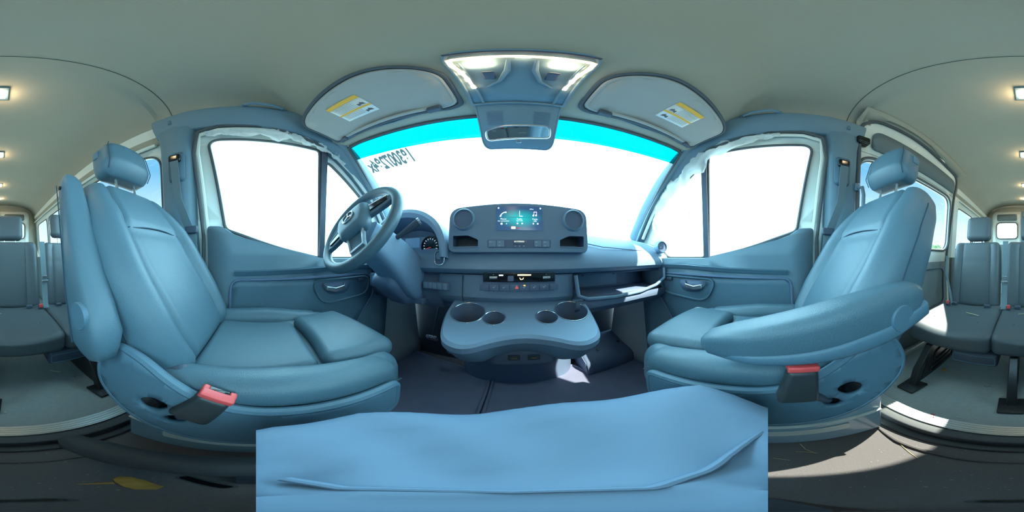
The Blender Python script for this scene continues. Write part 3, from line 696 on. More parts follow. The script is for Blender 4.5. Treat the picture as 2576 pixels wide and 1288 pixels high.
# ------------------------------------------------------------------ rear bench
def bench():
    r = thing('bench_seat', 'dark grey vinyl three-place bench seat with headrests behind the front seats', 'bench seat', (-.09, -1.1, ZR))
    X = Vector((1, 0, 0)); U = Vector((0, -.20, .98)).normalized(); N = Vector((0, U.z, -U.y))
    M = Matrix(((X.x, N.x, U.x), (X.y, N.y, U.y), (X.z, N.z, U.z)))
    for i, xc in enumerate((.43, -.09, -.61)):
        def cu(x, y, z):
            t = max(0, z/.08); return (x, y + (.02*cos(x*6) if y > .1 else 0), z - t*.012*cos(x*9) - .03*max(0, y/.25)**2*max(0, z/.08))
        c = obj('seat_cushion', rb((xc, -1.07, -.50), (.525, .54, .16), .045, (12, 10, 3), f=cu), BENCH, r)
        obj('cushion_seam', tube([(xc+.15, -1.3, -.425), (xc+.15, -1.1, -.427), (xc+.15, -.95, -.43), (xc+.17, -.86, -.445), (xc+.17, -.81, -.475)], .0025, 5), SEAM, c)
        obj('cushion_seam', tube([(xc-.15, -1.3, -.425), (xc-.15, -1.1, -.427), (xc-.15, -.95, -.43), (xc-.17, -.86, -.445), (xc-.17, -.81, -.475)], .0025, 5), SEAM, c)
        wid = .45 if i != 1 else .50
        def bk(x, y, z):
            v = z/.31; ax = abs(x)/.22; f = max(0, y/.06)
            y2 = y + f*(.018*(.5+.5*math.tanh((ax-.7)/.1)) - .007*math.exp(-((ax-.62)/.04)**2) - .006*math.exp(-((v-.36)/.03)**2))
            return (x*interp(v, [(-1, 1), (.7, .98), (1, .93)]), y2, z)
        cen = Vector((xc, -1.335, -.43)) + U*.275 - N*.06
        b = obj('backrest', rb(cen, (wid, .12, .60), .04, (22, 3, 26), M=M, f=bk), BENCH, r)
        def bp(x, v): return tuple(cen + M @ (Vector(bk(x, .06, v*.31)) + Vector((0, .0005, 0))))
        obj('back_seam', tube([bp(x/10*.13, .36) for x in range(-10, 11)], .0022, 5), SEAM, b)
        for q in (-1, 1): obj('back_seam', tube([bp(q*.136, v/10) for v in range(-8, 9)], .0022, 5), SEAM, b)
        dz = .04 if i == 2 else 0
        hb = cen + U*(.30+.145+dz)
        obj('headrest', rb(hb, (.24, .11, .245), .045, (8, 4, 8), M=M), BENCH, r)
        for q in (-1, 1): obj('headrest_post', tube([tuple(cen+U*.29+X*q*.05), tuple(hb-U*.08+X*q*.05)], .006), CHROME, r)
    obj('seat_frame', box((-.09, -1.12, -.60), (1.50, .42, .05), .01), LEGM, r)
    # legs
    for xc in (.53, .05, -.47):
        mb = MB().add(plate([(xc-.02, -.68, -.60), (xc+.02, -.68, -.60), (xc+.02, -.64, -.60), (xc-.02, -.64, -.60)], (0, 0, -.25)))
        mb = MB().add(loft([[(xc+a*.022, y+b*.022, z) for a, b in ((-1, -1), (1, -1), (1, 1), (-1, 1))] for y, z in ((-.82, -.58), (-.70, -.72), (-.66, -.85))]))
        lg = obj('leg', mb, LEGM, r, bev=.004)
        obj('side_plate', plate([(xc-.012, -.70, -.84), (xc-.012, -.84, -.60), (xc-.012, -1.30, -.60), (xc-.012, -1.22, -.84)], (.012, 0, 0)), LEGM, lg, bev=.003)
        obj('pressed_rib', tube([(xc-.016, y, z) for y, z in rpoly([(-.86, -.66), (-1.16, -.64), (-1.12, -.72), (-.84, -.73)], .02, 3)], .005, 6, True), LEGM, lg)
        obj('pressed_rib', tube([(xc-.016, y, z) for y, z in rpoly([(-.80, -.77), (-1.1, -.76), (-1.08, -.81), (-.79, -.81)], .018, 3)], .005, 6, True), LEGM, lg)
        obj('foot', rb((xc, -.645, -.85), (.11, .12, .018), .006, (2, 2, 1), f=lambda x, y, z: (x*(1-y*1.5), y, z)), LEGM, lg)
    # drawers under the cushions
    for xa in (.265, -.385):
        bx = obj('storage_box', rb((xa, -.90, -.635), (.26, .16, .095), .02), DARK, r)
        for q in (-1, 1): obj('box_panel', box((xa+q*.058, -.822, -.635), (.108, .006, .042), .004), DARK, bx)
        obj('box_rim', tube([(xa+x, -.82, -.635+z) for x, z in rrect(0, 0, .235, .06, .015)], .003, 6, True), PLAST, bx)
    # centre belts lying on the backrests
    for xa in (.15, -.35):
        rings = []
        for y, z in ((-1.345, .12), (-1.315, 0), (-1.28, -.15), (-1.255, -.28), (-1.235, -.38), (-1.21, -.41)):
            rings.append([(xa-.022, y+.012, z), (xa+.022, y+.012, z), (xa+.022, y+.015, z+.002), (xa-.022, y+.015, z+.002)])
        b = obj('belt_strap', loft(rings), BELT, r)
        obj('belt_tongue', rb((xa, -1.235, -.20), (.05, .012, .02), .004), CHROME, b); obj('belt_tongue', rb((xa, -1.245, -.17), (.035, .008, .03), .003), CHROME, b)
    obj('belt_strap', loft([[(x, y+a*.02, z+b*.002) for a, b in ((-1, -1), (1, -1), (1, 1), (-1, 1))] for x, y, z in ((.69, -1.35, .0), (.66, -1.28, -.15), (.61, -1.25, -.30), (.58, -1.22, -.40))]), BELT, r)
    for xa in (.115, -.305, .60):
        bb = obj('bench_buckle', rb((xa, -1.20, -.405), (.035, .03, .05), .006), DARK, r)
        obj('release_button', rb((xa, -1.186, -.385), (.026, .012, .03), .004), RED, bb, label='red buckle button')
    for xa in (.43, -.09, -.61):
        for q in (-1, 1): obj('child_seat_anchor', rb((xa+q*.14, -1.255, -.41), (.05, .03, .03), .008), DARK, r)
    return r
bench()
# wall-mounted belt reel cover seen past the bench on the driver side
o = tag(obj('belt_reel_cover', rb((-.36, -1.95, .06), (.22, .16, .18), .06), PLAST), 'grey rounded seat top showing behind the bench, driver side', 'rear seat')
o.hide_render = False
bpy.data.objects.remove(o)

# ------------------------------------------------------------------ dashboard
def dprof(x):
    """Dashboard section at x as (y, z) points from lower lip to the glass."""
    zb = .03*max(0, (x-.35)/.5)*0
    top = .085 + .03*max(0, 1-abs(x-.03)/.7)
    return [(.66, -.075), (.615, -.068), (.60, -.05), (.603, -.03), (.625, .01), (.67, .055), (.74, top), (.86, top+.03), (1.0, .13), (1.26, .115)]
rings = []
xs = [-.83+i*.0864 for i in range(21)]
for x in xs:
    sq = max(0, (abs(x-CX)-.74)/.12)
    rings.append([(x, y + (.0 if j < 3 else 0) - .0*sq, z - sq*.012) for j, (y, z) in enumerate(dprof(x))])
da = thing('dashboard', 'wide blue-grey plastic dashboard below the windscreen', 'dashboard', (CX, .9, ZC))
obj('dash_top', loft(rings, False), DASH, da, solid=.012)
# lower section
def lowp(x): return [(.66, -.07), (.63, -.075), (.625, -.10), (.62, -.165), (.65, -.20), (.72, -.215), (1.15, -.20)]
obj('lower_dash', loft([[(x, y, z) for y, z in lowp(x)] for x in (-.30, -.1, .03, .15, .245)], False), DASH, da, solid=.012)
for xx in (-.195, .245): obj('panel_joint', tube([(xx, .6245, -.078), (xx, .6225, -.12), (xx, .618, -.163), (xx, .64, -.197)], .002, 5), DARK, da)
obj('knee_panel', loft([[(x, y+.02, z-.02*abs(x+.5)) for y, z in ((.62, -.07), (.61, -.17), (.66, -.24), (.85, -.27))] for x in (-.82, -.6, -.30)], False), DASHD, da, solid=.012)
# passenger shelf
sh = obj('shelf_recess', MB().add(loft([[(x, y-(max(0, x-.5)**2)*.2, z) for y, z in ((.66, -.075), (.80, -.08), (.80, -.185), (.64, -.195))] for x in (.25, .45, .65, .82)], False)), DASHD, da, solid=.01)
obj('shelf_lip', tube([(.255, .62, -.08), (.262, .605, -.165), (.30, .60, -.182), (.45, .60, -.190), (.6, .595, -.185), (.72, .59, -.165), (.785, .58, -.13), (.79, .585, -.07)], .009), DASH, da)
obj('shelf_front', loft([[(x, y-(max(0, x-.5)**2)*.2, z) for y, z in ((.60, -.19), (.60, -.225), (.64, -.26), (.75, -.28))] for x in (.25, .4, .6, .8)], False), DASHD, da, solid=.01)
obj('blank_plate', box((.46, .785, -.125), (.25, .008, .085), .003), DASH, da)
for q in (-1, 1): obj('plate_screw', lathe([(0, .006), (.008, .006), (.008, 0)], (.46+q*.10, .782, -.098), (0, -1, 0), 14), DARK, da)
obj('airbag_joint', tube([(.32, .70, .088), (.33, .66, .055), (.40, .645, .042), (.65, .645, .030), (.72, .66, .035), (.73, .70, .06), (.72, .80, .10)], .002, 5), DASHD, da)
# side vent at the passenger end
def vent(name, c, ax, R, parent, label=None):
    ax = Vector(ax).normalized()
    v = obj(name, lathe([(R*.82, -.012), (R*.84, .010), (R*.92, .016), (R, .012), (R*1.08, .004), (R*1.1, -.02)], c, ax, 36), DASH, parent, label=label)
    obj('vent_bowl', lathe([(0, -.016), (R*.55, -.014), (R*.82, -.006), (R*.83, .009)], c, ax, 36), DASHD, v)
    obj('vent_ring', tube([tuple(Vector(c)+ax*.011+ax.orthogonal().normalized()*R*.88*cos(k*pi/18)+ax.cross(ax.orthogonal().normalized())*R*.88*sin(k*pi/18)) for k in range(36)], .0022, 6, True), PILLAR, v)
    U = ax.orthogonal().normalized(); U = Vector((1, 0, 0)) if abs(ax.x) < .5 else Vector((0, 1, 0)); U = (U-ax*U.dot(ax)).normalized(); W = ax.cross(U)
    if W.z < 0: W = -W
    C = Vector(c)
    for k in (-1, 0, 1):
        obj('vent_slat', tube([tuple(C + U*a*R*.75*sqrt(1-(k*.5)**2) + W*k*R*.42 - ax*.003) for a in (-1, -.5, 0, .5, 1)], .0022, 6), DARK, v)
    obj('vent_tab', rb(C - W*R*.05, (R*.9, .012, .010), .004), CHROME if R > .04 else PRINT, v)
    return v
vent('side_vent', (.80, .615, .055), (-.35, -.93, .1), .036, da, 'round black air vent at the passenger end')
# ---- centre unit
cu = thing('centre_console_unit', 'rounded centre stack with screen and two round air vents on the dashboard', 'centre stack', (.027, .62, .01))
fr = rpoly([(-.252, .012, .03), (-.243, .192, .045), (.027, .206, .4), (.297, .192, .045), (.306, .012, .03)], .03, 8)
r1 = [[(x+.0, .60, z) for x, z in fr], [(.027+(x-.027)*1.0, .608, z) for x, z in fr], [(.027+(x-.027)*.97, .70, .10+(z-.10)*.93) for x, z in fr], [(.027+(x-.027)*.90, .80, .09+(z-.09)*.7) for x, z in fr]]
r0 = [(.027+(x-.027)*.978, .596, .105+(z-.105)*.965) for x, z in fr]
recL = rpoly([(-.228, .034), (-.228, .080), (-.165, .080), (-.124, .062), (-.124, .034)], .006, 3)
recR = [(.054-x, z) for x, z in recL]
circL = [(-.181+.042*cos(a*pi/16), .142+.042*sin(a*pi/16)) for a in range(32)]; circR = [(.054-x, z) for x, z in circL]
obj('stack_body', loft([r0]+r1[1:], True, False), DASH, cu, ang=50)
obj('stack_face', fill([(x, z) for x, _, z in r0], [recL, recR, circL, circR], lambda x, z: (x, .596, z)), DASH, cu)
for xa, rec in ((-1, recL), (1, recR)):
    t = obj('storage_tray', loft([[(x, .596, z) for x, z in rec], [(x, .66, z) for x, z in rec]], True, False), DASHD, cu)
    obj('tray_back', plate([(x, .66, z) for x, z in rec], (0, .004, 0)), RUBBER, t)
    obj('tray_rim', tube([(x, .595, z) for x, z in rec], .0022, 6, True), DASH, t)
vent('air_vent', (-.181, .60, .142), (0, -1, 0), .042, cu); vent('air_vent', (.235, .60, .142), (0, -1, 0), .042, cu)
sc = obj('touch_screen', plate([(x, .5925, z) for x, z in rrect(.0275, .141, .168, .092, .004, 3)], (0, .006, 0)), SCRP, cu, label='lit touch screen with phone, radio and media icons')
FX = (1, 0, 0); FZ = (0, 0, 1)
def stext(s, x, z, size, m=ICON): return flat_text('screen_text', s, size, frame((x, .5918, z), FX, FZ), m, sc)
for s, x in (('Phone', -.031), ('Radio', .0275), ('Media', .084)): stext(s, x, .137, .0085)
for s, x in (('No connection', -.031), ('92.7 FM', .0275), ('USB', .084)): stext(s, x, .1295, .0070)
stext('offline', .071, .176, .006)
def icon(vf, m=ICON): return obj('screen_icon', vf, m, sc)
icon(tube([(-.043, .5915, .146), (-.038, .5915, .156), (-.030, .5915, .162), (-.020, .5915, .163)], [.0035, .0018, .0018, .0035], 6))
icon(MB().add(box((.0275, .5915, .157), (.0025, .001, .022), .0004)).add(box((.034, .5915, .1475), (.010, .001, .003), .0004)))
icon(MB().add(box((.080, .5915, .158), (.0018, .001, .014), .0004)).add(box((.090, .5915, .159), (.0018, .001, .014), .0004)).add(box((.085, .5915, .165), (.012, .001, .003), .0004)).add(lathe([(0, 0), (.0035, 0), (.0035, .001)], (.078, .5918, .151), (0, -1, 0), 12)).add(lathe([(0, 0), (.0035, 0), (.0035, .001)], (.088, .5918, .152), (0, -1, 0), 12)), ICONP)
for x, z, q in ((-.049, .180, .003), (.104, .180, .0032), (-.038, .119, .004), (-.020, .119, .002), (.020, .120, .003), (.037, .120, .003), (.078, .120, .0028), (.094, .120, .0032)):
    icon(lathe([(0, 0), (q, 0), (q, .001)], (x, .5918, z), (0, -1, 0), 14))
icon(plate([(x, .5918, z) for x, z in rrect(.005, .104, .016, .009, .002, 2)], (0, .001, 0)), ICONW)
icon(plate([(x, .5918, z) for x, z in rrect(.025, .103, .010, .003, .001, 2)], (0, .001, 0)), REDL)
obj('screen_line', box((.0275, .5918, .1435), (.085, .001, .0007), .0002), DASHD, sc)
# key strip
strip = obj('key_strip', plate([(x, .5945, z) for x, z in rrect(.027, .045, .235, .030, .004, 3)], (0, .004, 0)), DASHD, cu)
for x in (-.072, -.042, .095, .125): obj('key_block', box((x, .5925, .045), (.027, .003, .024), .002), DASH, strip)
for x, z, s in ((-.078, .050, 'P'), (-.045, .051, 'o'), (-.045, .038, '[ ]'), (.090, .051, '~o'), (.090, .038, '[]'), (.126, .051, '<|'), (.126, .038, 'oo')):
    pass
for x, z, w in ((-.078, .051, .009), (-.045, .051, .005), (-.045, .038, .008), (.090, .051, .010), (.090, .038, .006), (.122, .051, .009), (.122, .038, .008)):
    k = MB().add(box((x-w/4, .5905, z), (w/2.4, .001, .0035), .0003)).add(box((x+w/3, .5905, z), (w/3.4, .001, .0022), .0003))
    obj('key_symbol', k, PRINT, strip)
ro = obj('volume_roller', MB().add(tube([(.007, .593, .051), (.045, .593, .051)], .0065, 14)), CHROME, cu)
for x in (.003, .0495): obj('roller_bracket', tube([(x, .592, .057), (x+(.003 if x > .03 else -.003), .591, .051), (x, .592, .044)], .0012, 5), CHROME, cu)
for x in (.012, .0275, .043): obj('key_symbol', box((x, .5905, .036), (.004, .001, .003), .0004), PRINT, strip)

# ---- climate panel
cl = thing('climate_panel', 'glossy black climate panel with silver rollers and a row of grey keys', 'climate controls', (.027, .61, -.1))
obj('panel_body', rb((.027, .615, -.098), (.275, .03, .072), .008), DASHD, cl)
obj('display', box((.027, .598, -.080), (.268, .006, .034), .003), BLACK, cl)
for x in (-.068, .127):
    obj('temperature_roller', tube([(x-.014, .594, -.080), (x+.014, .594, -.080)], .006, 14), CHROME, cl)
    obj('roller_mark', box((x, .5945, -.069), (.003, .001, .002), .0003), PRINT, cl)
obj('display_symbol', plate([(x, .5945, z) for x, z in rrect(-.005, -.083, .022, .020, .004, 3)], (0, .001, 0)), DASHD, cl)
obj('display_symbol', MB().add(box((.045, .5943, -.070), (.05, .001, .005), .001)), ICONW, cl)
obj('display_symbol', MB().add(tube([(.028, .5943, -.080), (.032, .5943, -.087), (.040, .5943, -.085), (.042, .5943, -.080)], .0015, 6)), ICONW, cl)
obj('display_symbol', box((-.040, .5943, -.071), (.016, .001, .005), .001), ICON, cl)
for i in range(8):
    x = -.1025+i*.037; k = obj('climate_key', box((x, .5985, -.118), (.0355, .008, .024), .002), DASHD, cl)
    if i == 3: obj('hazard_triangle', plate([(x-.007+.009, .594, -.121), (x+.007+.009, .594, -.121), (x+.009, .594, -.109)], (0, .001, 0)), REDL, k, label='red hazard triangle')
    elif 0 < i < 7: obj('key_symbol', MB().add(box((x-.002, .594, -.117), (.006, .001, .003), .0004)).add(box((x+.003, .594, -.113), (.004, .001, .002), .0004)), PRINT, k)
    if i == 4: obj('indicator', box((x, .594, -.109), (.007, .001, .004), .001), AMBER, k, label='lit amber indicator')
# ---- switch bank left of the climate panel
sw = thing('switch_bank', 'small bank of ribbed blank switches right of the steering column', 'switches', (-.31, .61, -.13))
obj('switch_frame', rb((-.312, .622, -.128), (.125, .02, .034), .005), DASHD, sw)
for i in range(5): obj('blank_switch', box((-.357+i*.0225, .610, -.127), (.021, .008, .027), .002), DASH, sw)
# ---- start button
sb = thing('start_button', 'round ignition button in an oval bezel beside the gauges', 'start button', (-.287, .6, -.009))
obj('bezel', tube([(x-.287, .600, z) for x, z in rrect(0, -.008, .042, .058, .02, 6)], .003, 8, True), CHROME, sb)
obj('bezel_face', plate([(x-.287, .602, z) for x, z in rrect(0, -.008, .040, .056, .019, 6)], (0, .02, 0)), DASHD, sb)
obj('button', lathe([(0, .006), (.013, .006), (.015, .002), (.015, -.004)], (-.287, .600, .0), (0, -1, 0), 24), DASH, sb)
# ---- headlight dial, driver's far side
hd_ = thing('headlight_dial', 'round light switch low on the dashboard left of the column', 'light switch', (-.66, .6, -.14))
obj('dial_plate', rb((-.655, .615, -.135), (.13, .03, .08), .012), DASH, hd_)
obj('dial', lathe([(0, .016), (.016, .016), (.018, .010), (.022, 0), (.022, -.003)], (-.675, .598, -.13), (0, -1, .1), 24), DASH, hd_)
obj('dial', lathe([(0, .012), (.009, .012), (.011, 0)], (-.615, .598, -.145), (0, -1, .1), 18), DASHD, hd_)

# ---- instrument cluster
ic = thing('instrument_cluster', 'hooded gauge cluster behind the steering wheel', 'instrument cluster', (-.465, .65, 0))
def arch(w, h, n=24): return [(-.465 + w*cos(pi - pi*k/n) if True else 0, -.005 + (h-.035)*sin(pi*k/n)**.75) for k in range(n+1)]
oa = arch(.215, .255); ia = arch(.19, .215)
rings = [[(x, .60, z) for x, z in ia], [(x, .575, z) for x, z in ia], [(x, .568, z+.002) for x, z in arch(.203, .235)], [(x, .58, z) for x, z in oa], [(x, .72, z-.02) for x, z in oa], [(x, .95, z-.11) for x, z in arch(.24, .26)]]
obj('hood', loft(rings, False), DASH, ic)
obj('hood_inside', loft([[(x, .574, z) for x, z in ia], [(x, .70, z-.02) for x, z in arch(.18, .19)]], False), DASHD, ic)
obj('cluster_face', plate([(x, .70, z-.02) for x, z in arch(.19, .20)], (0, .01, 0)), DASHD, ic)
obj('gauge_panel', rb((-.465, .672, .045), (.32, .03, .10), .02), DASH, ic)
for x in (-.565, -.355):
    g = obj('gauge', lathe([(0, .006), (.038, .006), (.043, .012), (.046, .012), (.047, 0)], (x, .655, .045), (0, -1, 0), 36), BLACK, ic)
    tk = MB()
    for k in range(13):
        a = radians(220-k*21.7); c = Vector((x+.033*cos(a), .648, .045+.033*sin(a)))
        tk.add(box((0, 0, 0), (.007, .001, .0014), .0003), Matrix.Translation(c) @ Matrix.Rotation(-a, 4, 'Y'))
    obj('gauge_scale', tk, ICON, g)
    obj('needle', box((x-.010, .6475, .036), (.026, .0012, .002), .0004, Matrix.Rotation(radians(-18), 3, 'Y')), REDL, g)
obj('info_display', plate([(x, .655, z) for x, z in rrect(-.46, .05, .085, .075, .006, 3)], (0, .002, 0)), SCR, ic)
obj('cluster_ledge', rb((-.46, .64, -.025), (.30, .05, .03), .012), DASH, ic)

# ------------------------------------------------------------------ steering wheel and column
C = Vector((-.48, .345, .11)); Uw = Vector((0, .496, .868)); Xw = Vector((1, 0, 0)); Nw = Vector((0, -.868, .496))
rot = radians(38)
def wp(r, th, d=0):
    a = radians(th); return C + Xw*r*cos(a) + Uw*r*sin(a) + Nw*d
wh = thing('steering_wheel', 'blue-grey three-spoke steering wheel, turned to the left', 'steering wheel', tuple(C))
obj('rim', tube([tuple(wp(.174, 360*k/64)) for k in range(64)], .0185, 14, True), LEATHER, wh)
hub = []
WM = Matrix(((Xw.x*cos(rot)+Uw.x*sin(rot), -Xw.x*sin(rot)+Uw.x*cos(rot), Nw.x), (Xw.y*cos(rot)+Uw.y*sin(rot), -Xw.y*sin(rot)+Uw.y*cos(rot), Nw.y), (Xw.z*cos(rot)+Uw.z*sin(rot), -Xw.z*sin(rot)+Uw.z*cos(rot), Nw.z)))
def hb(x, y, z): return (x*(1-.25*max(0, -y/.06)), y, z + max(0, z/.03)*(-.25*(x*x+y*y)/.06*.06*10)*.3)
hub = obj('hub_pad', rb(C + Nw*.018, (.155, .145, .06), .032, (8, 8, 3), M=WM, f=hb), PLAST, wh)
def W(x, y, z=0): return tuple(C + WM @ Vector((x, y, z)))
obj('emblem', MB().add(tube([W(.026*cos(k*pi/14), .005+.026*sin(k*pi/14), .050) for k in range(28)], .0028, 6, True)).add(tube([W(0, .005, .0505), W(0, .029, .050)], .002, 5)).add(tube([W(0, .005, .0505), W(.021, -.008, .050)], .002, 5)).add(tube([W(0, .005, .0505), W(-.021, -.008, .050)], .002, 5)), CHROME, hub, label='silver ring emblem with three rays')
for q in (-1, 1):
    sp = obj('spoke', loft([[W(q*x, .005+a*hh, zz+b*.010) for a, b in ((-1, -1), (1, -1), (1, 1), (-1, 1))] for x, hh, zz in ((.05, .030, .010), (.09, .026, .004), (.13, .022, 0), (.165, .020, 0))]), PLAST, wh, bev=.004)
    obj('spoke_keys', loft([[W(q*x, .012+a*hh, zz) for a in (-1, 1)] + [W(q*x, .012+a*hh, zz+.006) for a in (1, -1)] for x, hh, zz in ((.066, .018, .016), (.10, .016, .012), (.145, .012, .008))]), BLACK, sp, bev=.002)
    obj('spoke_trim', tube([W(q*.062, .032, .022), W(q*.10, .030, .017), W(q*.15, .024, .012)], .004, 6), CHROME, sp)
obj('lower_spoke', MB().add(loft([[W(a*.028*w, y, zz+b*.008) for a, b in ((-1, -1), (1, -1), (1, 1), (-1, 1))] for y, w, zz in ((-.05, 1.3, .008), (-.10, 1.0, .002), (-.16, 1.1, 0))])), PLAST, wh, bev=.004)
obj('spoke_bezel', MB().add(tube([W(-.034, -.055, .018), W(-.030, -.10, .012), W(-.026, -.135, .010), W(.026, -.135, .010), W(.030, -.10, .012), W(.034, -.055, .018)], .006, 6)), CHROME, wh, label='satin silver bezel on the lower spoke')
# column shroud and stalks
co = thing('steering_column', 'dark blue steering column shroud running down to the dashboard', 'steering column', (-.46, .5, -.05))
c0 = C - Nw*.04; rings = []
for t, (c, w, h) in enumerate([(c0, .05, .045), (Vector((-.475, .42, .05)), .075, .06), (Vector((-.462, .49, .0)), .078, .072), (Vector((-.455, .56, -.055)), .075, .085), (Vector((-.45, .62, -.11)), .070, .09), (Vector((-.45, .70, -.16)), .06, .08)]):
    dr_ = Vector((0, .5, .866)) if t < 2 else Vector((0, .62, .78))
    rings.append([tuple(c + Xw*a*w + dr_*b*h) for a, b in rrect(0, 0, 2, 2, .5, 4)])
obj('shroud', loft(rings), DASH, co, ang=55)
obj('lower_shroud', rb((-.49, .56, -.14), (.14, .20, .10), .035, M=Matrix.Rotation(radians(-40), 3, 'X')), DASHD, co)
obj('shroud_base', box((-.45, .635, -.205), (.16, .06, .03), .004), DASHD, co)
obj('gear_stalk', tube([(-.42, .455, .055), (-.385, .475, .08), (-.345, .495, .11), (-.325, .505, .128)], [.009, .010, .015, .014]), DARK, co)
obj('stalk_cap', tube([(-.327, .5045, .127), (-.321, .507, .131)], .0155, 12), CHROME, co)
obj('indicator_stalk', tube([(-.53, .455, .045), (-.60, .47, .06), (-.66, .49, .075)], [.008, .009, .012]), DASHD, co)
obj('ignition_notch', rb((-.49, .50, -.115), (.03, .02, .012), .004), CHROME, co)

# ------------------------------------------------------------------ cup holder tray and lower console
ct = thing('cup_holder_tray', 'jutting plastic tray with four cup holders below the dashboard', 'cup holder', (.035, .55, -.25))
tp = [(-.235, .645), (-.235, .55), (-.205, .445), (-.175, .415), (-.12, .405), (-.05, .45), (.03, .47), (.11, .45), (.18, .405), (.235, .415), (.262, .445), (.285, .55), (.295, .645)]
def smooth(p, n=2):
    for _ in range(n):
        q = [p[0]]
        for a, b in zip(p, p[1:]): q += [tuple(a[i]*.75+b[i]*.25 for i in (0, 1)), tuple(a[i]*.25+b[i]*.75 for i in (0, 1))]
        q.append(p[-1]); p = q
    return p
to = smooth(tp)
cups = [(-.158, .568, .062), (-.060, .545, .038), (.118, .545, .038), (.216, .568, .062)]
ch = [[(cx_+r_*cos(2*pi*k/32), cy_+r_*sin(2*pi*k/32)) for k in range(32)] for cx_, cy_, r_ in cups]
def tz(y): return -.232 + (y-.50)*.31
obj('tray_top', fill(to, ch, lambda x, y: (x, y, tz(y))), DASH, ct)
skirt = [[(x, y, tz(y)) for x, y in to], [(.035+(x-.035)*1.015, y-.010, tz(y)-.010) for x, y in to], [(.035+(x-.035)*1.01, y-.008, tz(y)-.030) for x, y in to],
         [(.035+(x-.035)*1.0, y+.0, tz(y)-.038) for x, y in to], [(.035+(x-.035)*.93, y+.03, tz(y)-.085) for x, y in to], [(.035+(x-.035)*.85, y+.08, tz(y)-.12) for x, y in to]]
obj('tray_skirt', loft(skirt, False), DASH, ct, ang=30)
for (cx_, cy_, r_), lp in zip(cups, ch):
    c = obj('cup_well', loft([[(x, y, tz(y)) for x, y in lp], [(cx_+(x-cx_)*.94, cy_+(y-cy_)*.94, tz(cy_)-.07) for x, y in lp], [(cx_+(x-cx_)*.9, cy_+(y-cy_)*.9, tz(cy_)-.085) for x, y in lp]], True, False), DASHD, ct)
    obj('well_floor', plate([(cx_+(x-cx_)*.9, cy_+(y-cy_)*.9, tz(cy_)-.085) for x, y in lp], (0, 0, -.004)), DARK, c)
    obj('well_rim', tube([(x, y, tz(y)) for x, y in lp], .0025, 6, True), CHROME, c)  # silver colour stands in for highlights along the well edges
obj('socket_housing', rb((.035, .56, -.36), (.21, .14, .075), .02), DASHD, ct)
for x, w in ((.006, .036), (.066, .036)):
    so = obj('charging_socket', box((x, .488, -.352), (w, .008, .022), .003), DARK, ct)
    obj('socket_flap', box((x, .483, -.352), (w*.5, .003, .004), .001), mat('socket_yellow', (.30, .24, .10), .5) if 'socket_yellow' not in MATS else MATS['socket_yellow'], so)
lc = thing('lower_console', 'dark plastic lower console between the footwells', 'console', (.04, 1.0, ZC))
obj('console_body', loft([[(x, y, z) for x, y in smooth([(-.36, 1.18), (-.30, 1.0), (-.15, .93), (.04, .91), (.23, .93), (.38, 1.0), (.44, 1.18)], 2)] for z in (-.92, -.60, -.42, -.22)], False), DASHD, lc)
for x in (-.03, .10): obj('red_glint', lathe([(0, .004), (.006, .004), (.006, 0)], (x, .905, -.63), (0, -1, 0), 12), REDP, lc)  # red discs stand in for reflected glints, no part of the console
# floor mats
mm = MB().add(box((-.42, .75, -.912), (.62, .72, .012), .005))
def mat_obj(name, pts, label, rib):
    r = thing(name, label, 'floor mat', (sum(p[0] for p in pts)/len(pts), .75, ZC))
    obj('mat_sheet', plate([(x, y, -.918) for x, y in pts], (0, 0, .010)), MAT, r)
    obj('mat_rim', tube([(x, y, -.905) for x, y in pts], .008, 8, True), MAT, r)
    return r
mat_obj('floor_mat', rpoly([(-.82, .32), (-.135, .32), (-.13, .955), (-.22, .985), (-.36, 1.08), (-.82, 1.15)], .05), "rubber mat in the driver's footwell, dusty", 0)
mat_obj('floor_mat', rpoly([(-.115, .32), (.84, .32), (.84, .93), (.47, .93), (.42, 1.08), (.25, 1.04), (-.11, .965)], .05), 'rubber mat running from the centre to the passenger footwell', 0)
ft = thing('footrest_box', 'raised plastic box across the passenger footwell floor', 'footwell box', (.75, 1.1, ZC))
obj('box_cover', loft([[(x, y, z) for y, z in ((.90, -.91), (.915, -.83), (.94, -.81), (1.19, -.70))] for x in (.46, .5, .7, .87)], False), DASHD, ft, solid=.01)
obj('box_side', plate([(.455, .90, -.915), (.455, .94, -.81), (.455, 1.19, -.70), (.455, 1.19, -.915)], (.01, 0, 0)), DASHD, ft)
obj('cover_screw', lathe([(0, .006), (.012, .006), (.014, 0)], (.60, 1.03, -.772), (0, -.4, .9), 16), DARK, ft)
obj('cover_screw', lathe([(0, .006), (.012, .006), (.014, 0)], (.80, 1.05, -.762), (0, -.4, .9), 16), DARK, ft)
# pedals
for nm, c, w, h, lab in (('brake_pedal', (-.61, .95, -.62), .085, .055, 'wide ribbed grey brake pedal in the dark footwell'), ('accelerator_pedal', (-.44, 1.05, -.77), .035, .085, 'narrow accelerator pedal right of the brake pedal')):
    c = (-.545, 1.02, -.635) if nm[0] == 'b' else (-.415, 1.04, -.74)
    r = thing(nm, lab, 'pedal', c)
    Mx = Matrix.Rotation(radians(-55), 3, 'X')
    p = obj('pedal_pad', rb(c, (w, h, .014), .005, M=Mx), MAT, r)
    g = MB()
    for k in range(6): g.add(rb(Vector(c)+Mx @ Vector((w*(-.4+.16*k), 0, -.009)), (.006, h*.85, .004), .001, (1, 1, 1), M=Mx)); g.add(rb(Vector(c)+Mx @ Vector((w*(-.4+.16*k), 0, .009)), (.006, h*.85, .004), .001, (1, 1, 1), M=Mx))
    obj('tread', g, CHROME, p)
    obj('pedal_arm', tube([c, (c[0], c[1]+.06, c[2]+.12), (c[0]+.01, c[1]+.12, c[2]+.3)], .009), DARK, r)

